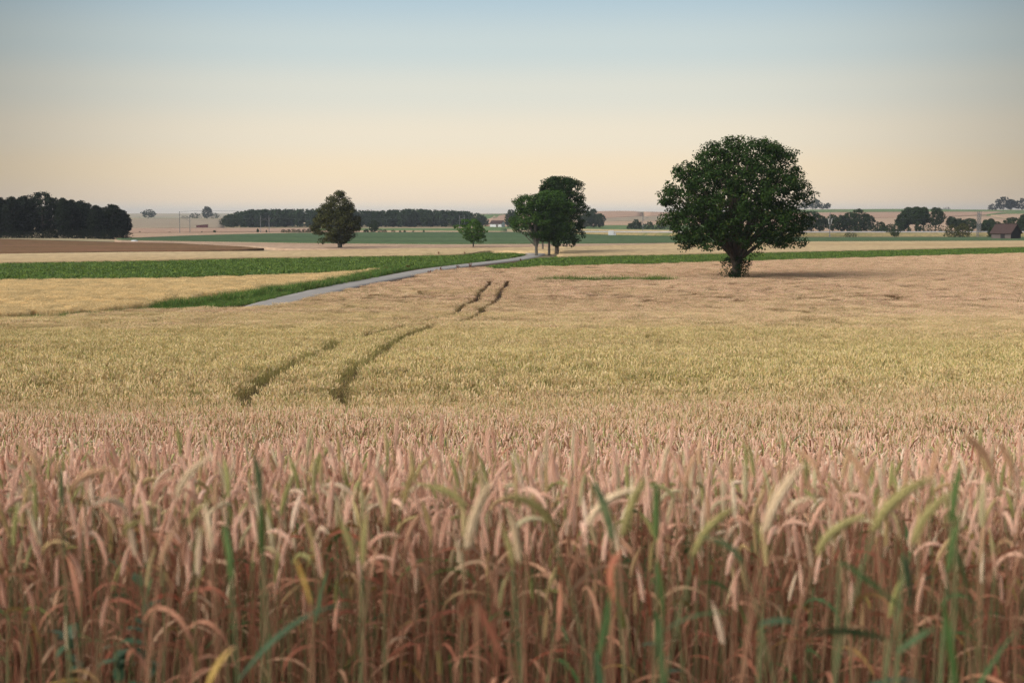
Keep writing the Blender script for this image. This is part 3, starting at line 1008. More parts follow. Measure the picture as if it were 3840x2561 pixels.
TPLcur = bpy.data.collections.new('barley_shapes'); BAR_T = TPLcur
for k in range(5): template('barley_%02d' % k, patch_barley(900 + k), [M['barley']])
TPLcur = bpy.data.collections.new('beet_shapes'); BEET_T = TPLcur
for k in range(6): template('beet_%02d' % k, patch_beet(950 + k), [M['beet']])
TPLcur = bpy.data.collections.new('grass_shapes'); GRASS_T = TPLcur
for k in range(5): template('grass_%02d' % k, patch_grass(980 + k), [M['grass']])


def fill(poly, dens, keep=None):
    mn, mxx = poly.min(0), poly.max(0); A = np.prod(mxx - mn); n = int(A * dens)
    x = rng.uniform(mn[0], mxx[0], n); y = rng.uniform(mn[1], mxx[1], n)
    k = in_poly(x, y, poly) & (np.abs(x) < 0.42 * y + 4)
    x, y = x[k], y[k]
    k = road_dist(x, y) > 1.9
    return x[k], y[k]


def stuff(name, x, y, s, coll, cnt, mat, label, cat, zoff=0.0):
    n = len(x)
    o = crop_object(name, np.stack([x, y, ground(x, y) + zoff], 1), np.stack([np.zeros(n), np.zeros(n), rng.uniform(0, 6.283, n)], 1), s, rng.integers(0, cnt, n), coll, mat)
    return tag(o, label, cat, kind='stuff')


x, y = fill(band_poly(BARLEY_UP, BARLEY_LOW, 0.62, 0.15), 2.0)
stuff('barley_crop', x, y, rng.uniform(.9, 1.1, len(x)), BAR_T, 5, M['barley'], 'pale golden barley between the wheat and the green beet', 'barley crop')
x, y = fill(band_poly(BEET_L_UP, BEET_L_LOW, 0.4, 0.2), 1.5)
stuff('beet_crop', x, y, rng.uniform(.85, 1.1, len(x)), BEET_T, 6, M['beet'], 'bright green beet leaves in the strip left of the winding road', 'beet crop')
x, y = fill(band_poly(BEET_R_UP, BEET_R_LOW, 0.4, 0.3), 1.5)
stuff('beet_crop', x, y, rng.uniform(.85, 1.1, len(x)), BEET_T, 6, M['beet'], 'bright green beet leaves in the long strip behind the big tree', 'beet crop')
x1, y1 = fill(band_poly(VERGE_UP, ROAD_UP, 0.25, 0.0), 4.5)
# tall grass along the crop edge, a grassy gap in the wheat, tufts along the road
def line_pts(T, per_m, spread, off=0.0):
    a = np.array(T, float); x_, y_, _ = hit(a[:, 0], a[:, 1], off); q = np.stack([x_, y_], 1)
    d = np.r_[0, np.cumsum(np.hypot(*np.diff(q, axis=0).T))]; n_ = int(d[-1] * per_m)
    s_ = rng.uniform(0, d[-1], n_)
    return np.interp(s_, d, q[:, 0]) + rng.normal(0, spread, n_), np.interp(s_, d, q[:, 1]) + rng.normal(0, spread, n_)


x2, y2 = line_pts(VERGE_UP[1:9], 4.0, 0.35, 0.35)
x3, y3 = line_pts([(2040, 1047), (2200, 1049), (2500, 1047)], 7.0, 0.5, 0.85)
x4, y4 = line_pts([(-60, 1199), (0, 1196), (300, 1180), (560, 1158)], 3.0, 0.5, 0.6)
x5, y5 = line_pts([(1560, 958), (1700, 954), (1850, 950)], 1.2, 0.6, 0.3)
s = np.concatenate([rng.uniform(.4, .75, len(x1)), rng.uniform(.8, 1.5, len(x2)), rng.uniform(1.4, 2.0, len(x3)), rng.uniform(.8, 1.4, len(x4)), rng.uniform(.6, 1.1, len(x5))])
x = np.concatenate([x1, x2, x3, x4, x5]); y = np.concatenate([y1, y2, y3, y4, y5])
k = road_dist(x, y) > 1.75
stuff('verge_grass', x[k], y[k], s[k], GRASS_T, 5, M['grass'], 'rough green grass along the verge of the winding road', 'grass')

# ------------------------------------------------------------------ trees
def vnoise(p, f, ph):
    return (np.sin(p[:, 0] * f + ph) * np.sin(p[:, 1] * f * 1.1 + ph * 2.3) + np.sin(p[:, 2] * f * 1.2 + ph * 0.7) * np.sin(p[:, 0] * f * .8 - ph) + np.sin(p[:, 1] * f * 0.9 + p[:, 2] * f * .7 + ph * 1.7)) / 2.2


def leaf_cloud(P, size, r, aspect=0.6, upbias=0.5, vclump=None, out=None):
    """one diamond leaf face per point"""
    n = len(P)
    nrm = r.normal(size=(n, 3)); nrm[:, 2] = np.abs(nrm[:, 2]) + upbias
    if out is not None: nrm = nrm * 0.65 + out * 1.1
    nrm /= np.linalg.norm(nrm, axis=1)[:, None] + 1e-9
    a = np.cross(nrm, r.normal(size=(n, 3))); a /= np.linalg.norm(a, axis=1)[:, None]
    b = np.cross(nrm, a)
    s = (size * r.uniform(.65, 1.3, n))[:, None]
    V = np.stack([P - a * s * .5, P + b * s * aspect * .5 + nrm * s * .06, P + a * s * .5, P - b * s * aspect * .5 + nrm * s * .06], 1).reshape(-1, 3)
    F = np.arange(4 * n).reshape(n, 4)
    v = np.clip((r.uniform(0, 1, n) * 0.5 + (vclump if vclump is not None else 0.4) * 0.5), 0, 1)
    return V, F, np.repeat(v, 4)


def crown_points(zs, rl, rr, nclump, per, cr, r, hollow=None, gap=0.55, fill_=0.42, gf=1.1, depth=1.0):
    zs = np.array(zs, float); rl = np.array(rl, float); rr = np.array(rr, float)
    zz = np.linspace(zs[0], zs[-1], 200)
    wgt = np.interp(zz, zs, rl + rr) ** 1.25; cdf = np.cumsum(wgt); cdf /= cdf[-1]
    m = int(nclump * 2.2)
    z = np.interp(r.uniform(0, 1, m), cdf, zz)
    ph = r.uniform(0, 2 * np.pi, m); c = np.cos(ph)
    w_ = (1 + c) / 2
    R = np.interp(z, zs, rr) * w_ + np.interp(z, zs, rl) * (1 - w_)
    lob = 1 + 0.07 * np.sin(3 * ph + z * 0.9) + 0.06 * np.sin(5 * ph - z * 1.7)
    R = np.maximum(R * lob - cr * 0.45, R * 0.25)
    rad = R * r.uniform(0.04, 1, m) ** fill_
    P = np.stack([rad * c, rad * np.sin(ph) * depth, z], 1)
    k = vnoise(P, gf, 1.3) > -gap
    if hollow: k &= P[:, 2] > hollow[0] - hollow[1] * np.hypot(P[:, 0], P[:, 1])
    P = P[k][:nclump]
    P[:, 2] = np.minimum(P[:, 2], zs[-1] - cr * .55)
    vc = r.uniform(0, 1, len(P))
    D = r.normal(0, 1, (len(P) * per, 3)); D /= np.linalg.norm(D, axis=1)[:, None]
    Q = np.repeat(P, per, 0) + D * (cr * 1.05 * r.uniform(0.15, 1, len(D)) ** 0.5)[:, None] * np.array([1, 1, .68])
    return P, Q, np.repeat(vc, per), D


def limbs(mb, fork, targets, r0, rnd, sides=6):
    for tpt in targets:
        tpt = Vector(tpt)
        f = Vector(fork) + Vector((rnd.uniform(-.1, .1), rnd.uniform(-.1, .1), rnd.uniform(-.5, .5)))
        mid = f.lerp(tpt, 0.45) + Vector((rnd.uniform(-.5, .5), rnd.uniform(-.5, .5), rnd.uniform(-.2, .8)))
        path = bez(f, mid, tpt, 8)
        rr = r0 * rnd.uniform(0.55, 1.0)
        mb.tube(path, [rr * (1 - 0.85 * i / 7) + 0.012 for i in range(8)], sides, 0, 0.5, False)


def tree_from_rows(name, label, cat, px, base_py, Y, rows, org, sc, trunk_r, leafm, bark, nclump, per, cr, leaf, seed, hollow=None, fork=0.3, group=None, gap=0.55, gz=0.0, gf=1.1, nl=16, trunk_lean=0.0, twin=None):
    """rows: outline widths (crop y, left x, right x) read at scale sc and origin org; built as a full round crown at distance Y"""
    r = np.random.default_rng(seed); rnd = random.Random(seed)
    k = Y / FPX
    x = (px - 1920) * k; g = float(ground(x, Y)) + gz
    zs, rl, rr = [], [], []
    for cy, xl, xr in sorted(rows, key=lambda q: -q[0]):
        py = org[1] + cy / sc
        z = -(py - 810) * k - g
        zs.append(z); rl.append(max(0.2, (px - (org[0] + xl / sc)) * k)); rr.append(max(0.2, (org[0] + xr / sc - px) * k))
    root = empty(name, (x, Y, g)); tag(root, label, cat, group)
    P, Q, vc, D = crown_points(zs, rl, rr, nclump, per, cr, r, hollow, gap, gf=gf)
    V, F, v = leaf_cloud(Q, leaf, r, vclump=vc, out=D)
    co = bpy.data.objects.new('crown', np_mesh('crown', V, F, [leafm], v)); C.objects.link(co); co.parent = root
    mb = MB(); H = zs[-1]; zf = H * fork
    tl = Vector((trunk_lean, 0, 0))
    path = [Vector((0, 0, -0.2)), Vector((0, 0, 0.25)), Vector((0, 0, zf * .5)) + tl * .4, Vector((0, 0, zf)) + tl, Vector((0.1, 0.05, H * .6)) + tl, Vector((0, 0, H * .88)) + tl]
    mb.tube(path, [trunk_r * 1.45, trunk_r * 1.1, trunk_r * .95, trunk_r * .85, trunk_r * .4, 0.03], 10, 0, 0.5)
    idx = [i for i in r.permutation(len(P)) if P[i][2] > H * .42][:nl]
    limbs(mb, (tl.x, 0, zf * .9), [P[i] for i in idx], trunk_r * .5, rnd)
    if twin:
        for q in twin: mb.tube([Vector(p) for p in q[0]], q[1], 7, 0, 0.5, False)
    mb.build('trunk', [bark], root, True)
    return root, g


# the big maple in the wheat
C6 = [(88, 800, 920), (110, 770, 1010), (135, 720, 1300), (180, 590, 1400), (200, 580, 1490), (260, 545, 1510), (330, 440, 1555), (400, 380, 1590), (470, 320, 1605), (540, 220, 1640), (600, 180, 1680), (650, 130, 1665), (720, 155, 1610), (800, 190, 1650), (900, 180, 1690), (960, 250, 1715), (1020, 310, 1670), (1080, 345, 1650), (1130, 335, 1610), (1165, 350, 1480), (1190, 420, 1400)]
TW = [([(-.1, 0, 2.2), (-.9, 0, 4.6), (-3.4, .3, 7.2), (-6, .2, 9.5)], [.42, .30, .18, .05]), ([(.2, 0, 2.4), (.75, .2, 5.2), (2.2, .4, 8.2), (3.4, .4, 12)], [.45, .34, .22, .05]),
      ([(0, .1, 2.4), (-.1, .3, 5.5), (-.6, .1, 9.5), (-.4, 0, 13)], [.4, .27, .17, .05])]
big, gbig = tree_from_rows('maple_tree', 'large round-crowned dark maple standing alone in the pink wheat', 'tree', 2761, 1040, 152.0, C6, (2400, 480), 2.614, 0.50, M['big_leaf'], M['bark'], 1500, 40, 0.66, 0.27, 21, hollow=(6.4, 0.46), fork=0.2, gap=0.3, gf=1.7, nl=40, twin=TW)
# leafy shoots round its foot
r = np.random.default_rng(77)
a = r.uniform(0, 6.28, 84); rad = r.uniform(.5, 1.6, 84); z = r.uniform(.5, 3.0, 84)
sp = np.stack([np.cos(a) * rad, np.sin(a) * rad, z], 1)
sp = np.concatenate([sp, [(1.9, .1, 3.3), (2.3, 0, 3.4), (2.7, 0, 3.45), (1.5, 0, 3.1), (-1.1, 0, 3.9), (-.9, .2, 4.2), (1.2, 0, 3.6)]])
Q = np.repeat(sp, 26, 0) + r.normal(0, .17, (len(sp) * 26, 3))
V, F, v = leaf_cloud(Q, 0.2, r)
so = bpy.data.objects.new('basal_shoots', np_mesh('basal_shoots', V, F, [M['big_leaf']], v)); C.objects.link(so); so.parent = big

# olive lime tree left of centre
C3 = [(135, 995, 1075), (180, 905, 1110), (230, 850, 1150), (300, 780, 1190), (350, 720, 1210), (420, 690, 1240), (500, 660, 1290), (560, 625, 1325), (640, 618, 1330), (700, 640, 1285), (760, 640, 1220), (810, 660, 1110), (850, 830, 1060)]
tree_from_rows('lime_tree', 'olive green egg-shaped lime tree standing alone beside the far bend of the road', 'tree', 1276, 937, 312.0, C3, (1000, 680), 3.673, 0.5, M['olive_leaf'], M['bark_grey'], 330, 64, 0.95, 0.38, 22, fork=0.2, gap=0.6, nl=12)
# small tree
C4s = [(638, 570, 640), (660, 505, 745), (700, 460, 780), (740, 448, 800), (775, 480, 880), (820, 505, 880), (860, 540, 865), (900, 640, 815), (922, 690, 760)]
tree_from_rows('cherry_tree', 'small lopsided fresh green tree in front of the forest, left of the roadside group', 'tree', 1775, 934, 318.0, C4s, (1560, 620), 3.177, 0.17, M['fresh_leaf'], M['bark'], 260, 30, 0.48, 0.30, 23, fork=0.3, gap=0.6, nl=10)
# roadside group
GA = [(345, 1340, 1560), (380, 1190, 1600), (400, 1120, 1620), (430, 1125, 1640), (480, 1150, 1650), (540, 1200, 1650), (600, 1160, 1660), (660, 1095, 1660), (710, 1110, 1650), (770, 1195, 1620), (830, 1330, 1590), (870, 1390, 1520)]
tree_from_rows('roadside_tree', 'forked dark green tree with grey trunk, front left of the roadside group', 'tree', 2011, 968, 262.0, GA, (1560, 620), 3.177, 0.30, M['mid_leaf'], M['bark_grey'], 420, 40, 0.75, 0.36, 24, fork=0.2, gap=0.5, nl=14, group='trees at the road bend',
               twin=[([(0, 0, 1.5), (-.6, 0, 4), (-1.6, 0, 6.5)], [.2, .14, .05]), ([(0, 0, 1.6), (.9, 0, 4), (1.4, 0, 6.6)], [.2, .14, .05])])
GB = [(305, 1500, 1740), (340, 1440, 1800), (400, 1430, 1830), (450, 1430, 1860), (540, 1430, 1880), (620, 1440, 1895), (700, 1450, 1895), (770, 1480, 1880), (840, 1500, 1860), (890, 1540, 1700)]
tree_from_rows('roadside_tree', 'dark tree with slim leaning trunk in the middle of the roadside group', 'tree', 2059, 965, 266.0, GB, (1560, 620), 3.177, 0.24, M['mid_leaf'], M['bark_grey'], 440, 40, 0.75, 0.36, 25, fork=0.3, gap=0.55, nl=12, group='trees at the road bend')
GC = [(138, 1640, 1790), (155, 1580, 1850), (200, 1468, 1945), (260, 1460, 2015), (350, 1480, 2035), (430, 1500, 2020), (480, 1560, 2050), (540, 1570, 2068), (600, 1580, 2055), (680, 1590, 2020), (760, 1600, 2000), (800, 1620, 2055), (850, 1640, 2045), (900, 1660, 1970), (945, 1850, 1920)]
tree_from_rows('roadside_tree', 'tallest and darkest tree, at the right back of the roadside group', 'tree', 2088, 953, 277.0, GC, (1560, 620), 3.177, 0.42, M['big_leaf'], M['bark'], 640, 40, 0.8, 0.38, 26, fork=0.22, gap=0.6, nl=14, group='trees at the road bend')
GD = [(600, 1420, 1600), (680, 1400, 1620), (760, 1410, 1610), (840, 1440, 1590), (890, 1470, 1560)]
tree_from_rows('roadside_tree', 'thin low tree behind the forked one in the roadside group', 'tree', 2035, 942, 296.0, GD, (1560, 620), 3.177, 0.2, M['big_leaf'], M['bark_grey'], 130, 34, 0.75, 0.38, 27, fork=0.3, gap=0.6, nl=6, group='trees at the road bend')

# generic far trees: a few models, each copied with trunk and crown
def tree_model(kind, H, W, seed, leafm, nclump, per, leaf, shape, detail=1):
    r = np.random.default_rng(seed); rnd = random.Random(seed)
    zf, rf = shape
    zs = np.array(zf) * H; rr = np.array(rf) * W / 2
    P, Q, vc, D = crown_points(zs, rr * rnd.uniform(.9, 1.1), rr * rnd.uniform(.9, 1.1), nclump, per, H * (0.062 if detail > 1 else .075), r, None, 0.55, gf=7.0 / H)
    V, F, v = leaf_cloud(Q, leaf, r, vclump=vc, out=D)
    cm = np_mesh('crown', V, F, [leafm], v)
    mb = MB()
    mb.tube([(0, 0, -.5), (0, 0, H * .3), (0, 0, H * .85)], [H * .024, H * .018, .03], 7)
    limbs(mb, (0, 0, H * .3), [P[i] for i in r.permutation(len(P))[:7]], H * .01, rnd, 5)
    return cm, mb.mesh('trunk', [M['bark']])


ROUND = ([.10, .2, .35, .55, .75, .9, 1.0], [.35, .72, .95, 1.0, .88, .58, .15])
TALL = ([.08, .2, .4, .6, .8, .93, 1.0], [.5, .75, .95, 1.0, .8, .5, .12])
OPEN = ([.30, .4, .55, .7, .85, .95, 1.0], [.35, .75, 1.0, .98, .8, .5, .2])
CONE = ([.04, .15, .35, .6, .85, 1.0], [.8, 1.0, .8, .52, .22, .03])
BUSH = ([.0, .15, .4, .7, .9, 1.0], [.75, .95, 1.0, .85, .5, .15])
MODELS = {}


def far_tree(name, label, px, base, top, wpx, shape, leafm, detail, Y=None, group=None, cat='tree', seed=None, dist_off=0.0):
    if Y is None:
        x, y, g = (float(q[0]) for q in hit(px, base, 0.0))
    else:
        y = Y; x = (px - 1920) / FPX * y
    y += dist_off; x = (px - 1920) / FPX * y
    g = float(ground(x, y))
    ztop = -(top - 810) / FPX * y
    H = max(0.6, ztop - g); W = wpx / FPX * y
    sh = {'round': ROUND, 'tall': TALL, 'open': OPEN, 'cone': CONE, 'bush': BUSH}[shape]
    asp = round(W / H * 2) / 2 or 0.5
    key = (shape, leafm, detail, asp, (seed or int(px)) % 3)
    if key not in MODELS:
        nc, per, lf = {2: (300, 28, .042), 1: (190, 26, .066), 0: (90, 20, .11)}[detail]
        MODELS[key] = tree_model(shape, 10.0, 10.0 * asp, abs(hash(str(key))) % 9999 if False else 1000 + len(MODELS) * 7, M[leafm], nc, per, lf * 10, sh, detail)
    cm, tm = MODELS[key]
    root = empty(name, (x, y, g), random.uniform(0, 6.28)); tag(root, label, cat, group)
    root.scale = (W / (10 * asp), W / (10 * asp), H / 10)
    for nme, me in (('crown', cm), ('trunk', tm)):
        o = bpy.data.objects.new(nme, me); C.objects.link(o); o.parent = root
    return root


# the dark wood at the left edge
WG = 'trees of the dark wood on the left'
wood = [(-150, 745, 130, 'round'), (-60, 742, 110, 'tall'), (8, 741, 62, 'tall'), (52, 738, 60, 'tall'), (96, 735, 66, 'tall'), (165, 720, 128, 'round'), (243, 742, 46, 'tall'), (275, 750, 56, 'round'), (310, 752, 62, 'round'), (365, 770, 50, 'tall'), (425, 767, 70, 'round'), (462, 785, 50, 'round')]
wl = {2: 'narrow dark tree cut by the left edge of the photo', 3: 'narrow dark tree second along the left wood', 4: 'ragged dark tree just left of the tallest broad one in the left wood', 5: 'tallest and broadest tree of the dark wood on the left', 6: 'slim pointed tree just right of the tallest one in the left wood',
      7: 'dark tree in the middle of the left wood behind the brown field', 8: 'dark round tree right of the middle of the left wood', 9: 'low slim tree in the notch near the right end of the left wood', 10: 'round dark tree at the right end of the left wood', 11: 'lower leafy tree ending the left wood at its right edge'}
for i, (px, top, wd, shp) in enumerate(wood):
    by = float(np.interp(px, [0, 480], [897, 909]))
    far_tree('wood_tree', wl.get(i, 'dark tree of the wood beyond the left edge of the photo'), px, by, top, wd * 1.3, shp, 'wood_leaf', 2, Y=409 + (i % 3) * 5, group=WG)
for i, (px, top, wd) in enumerate([(-100, 750, 150), (28, 752, 110), (74, 748, 110), (125, 742, 120), (212, 744, 120), (262, 758, 100), (292, 757, 100), (338, 762, 110), (395, 776, 100), (448, 786, 90)]):
    far_tree('wood_tree', 'dark tree filling the second row of the left wood', px, 900, top, wd * 1.1, 'round', 'wood_leaf', 2, Y=426 + (i % 3) * 7, group=WG)
for i, px in enumerate([-20, 8, 34, 60, 85, 112, 138, 165, 192, 218, 244, 270, 296, 322, 348, 374, 400, 425, 448, 468]):
    far_tree('shrub', 'dark undergrowth shrub along the foot of the left wood', px, 905, 858 + (i * 7) % 18, 74, 'bush', 'wood_leaf', 1, Y=403 + (i % 2) * 3, group='shrubs under the left wood', cat='shrub')

print('BROWN FAR', hit([20, 165, 300, 450], [896, 900, 903, 908], .5)[1])
# far forest across the middle: one mass
def mass(name, label, cat, spots, leafm, seed, per_tree=300):
    r = np.random.default_rng(seed); VV, FF, vv = [], [], []; b = 0
    for (x, y, H, W, sh) in spots:
        g = float(ground(x, y)); zf, rf = sh
        P, Q, vc, D = crown_points(np.array(zf) * H, np.array(rf) * W / 2, np.array(rf) * W / 2, per_tree // 12, 12, H * .08, r, None, 0.8, gf=6 / H)
        Q[:, 0] += x; Q[:, 1] += y; Q[:, 2] += g
        V, F, v = leaf_cloud(Q, H * 0.10, r, vclump=np.full(len(Q), r.uniform(0, 1)) * .5 + vc * .5, out=D)
        VV.append(V); FF.append(F + b); vv.append(v); b += len(V)
    o = bpy.data.objects.new(name, np_mesh(name, np.concatenate(VV), np.concatenate(FF), [M[leafm]], np.concatenate(vv))); C.objects.link(o)
    return tag(o, label, cat, kind='stuff')


sp_ = []
topx = [835, 850, 880, 900, 950, 1050, 1150, 1200, 1350, 1420, 1500, 1560, 1620, 1700, 1760, 1790, 1815, 1830]
topy = [822, 806, 798, 790, 785, 784, 784, 783, 787, 789, 786, 783, 787, 789, 793, 799, 806, 816]
for i in range(480):
    px = random.uniform(836, 1824); y_ = random.choice([1060, 1075, 1095, 1120, 1150]) + random.uniform(-8, 8)
    x_ = (px - 1920) / FPX * y_
    H = -(np.interp(px, topx, topy) + abs(random.gauss(0, 3.2)) - 1.2 - 810) / FPX * y_ - float(ground(x_, y_))
    sh = CONE if random.random() < .25 else TALL
    sp_.append((x_, y_, H, H * random.uniform(.55, .9) * (.6 if sh is CONE else 1), sh))
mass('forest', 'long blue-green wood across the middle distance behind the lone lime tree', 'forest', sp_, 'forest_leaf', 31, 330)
# far blue wood line on the left horizon
sp_ = []
for i in range(260):
    y_ = random.uniform(3300, 3500); px = random.uniform(-200, 2700); x_ = (px - 1920) / FPX * y_
    g = float(ground(x_, y_)); zt = (810 - (811.5 + 3.0 * math.sin(px * .013) + random.uniform(-1.5, 1.5))) / FPX * y_
    sp_.append((x_, y_, max(6, zt - g), random.uniform(14, 28), ROUND))
mass('distant_woods', 'thin blue line of woods on the far left horizon', 'woods', sp_, 'forest_leaf', 32, 60)

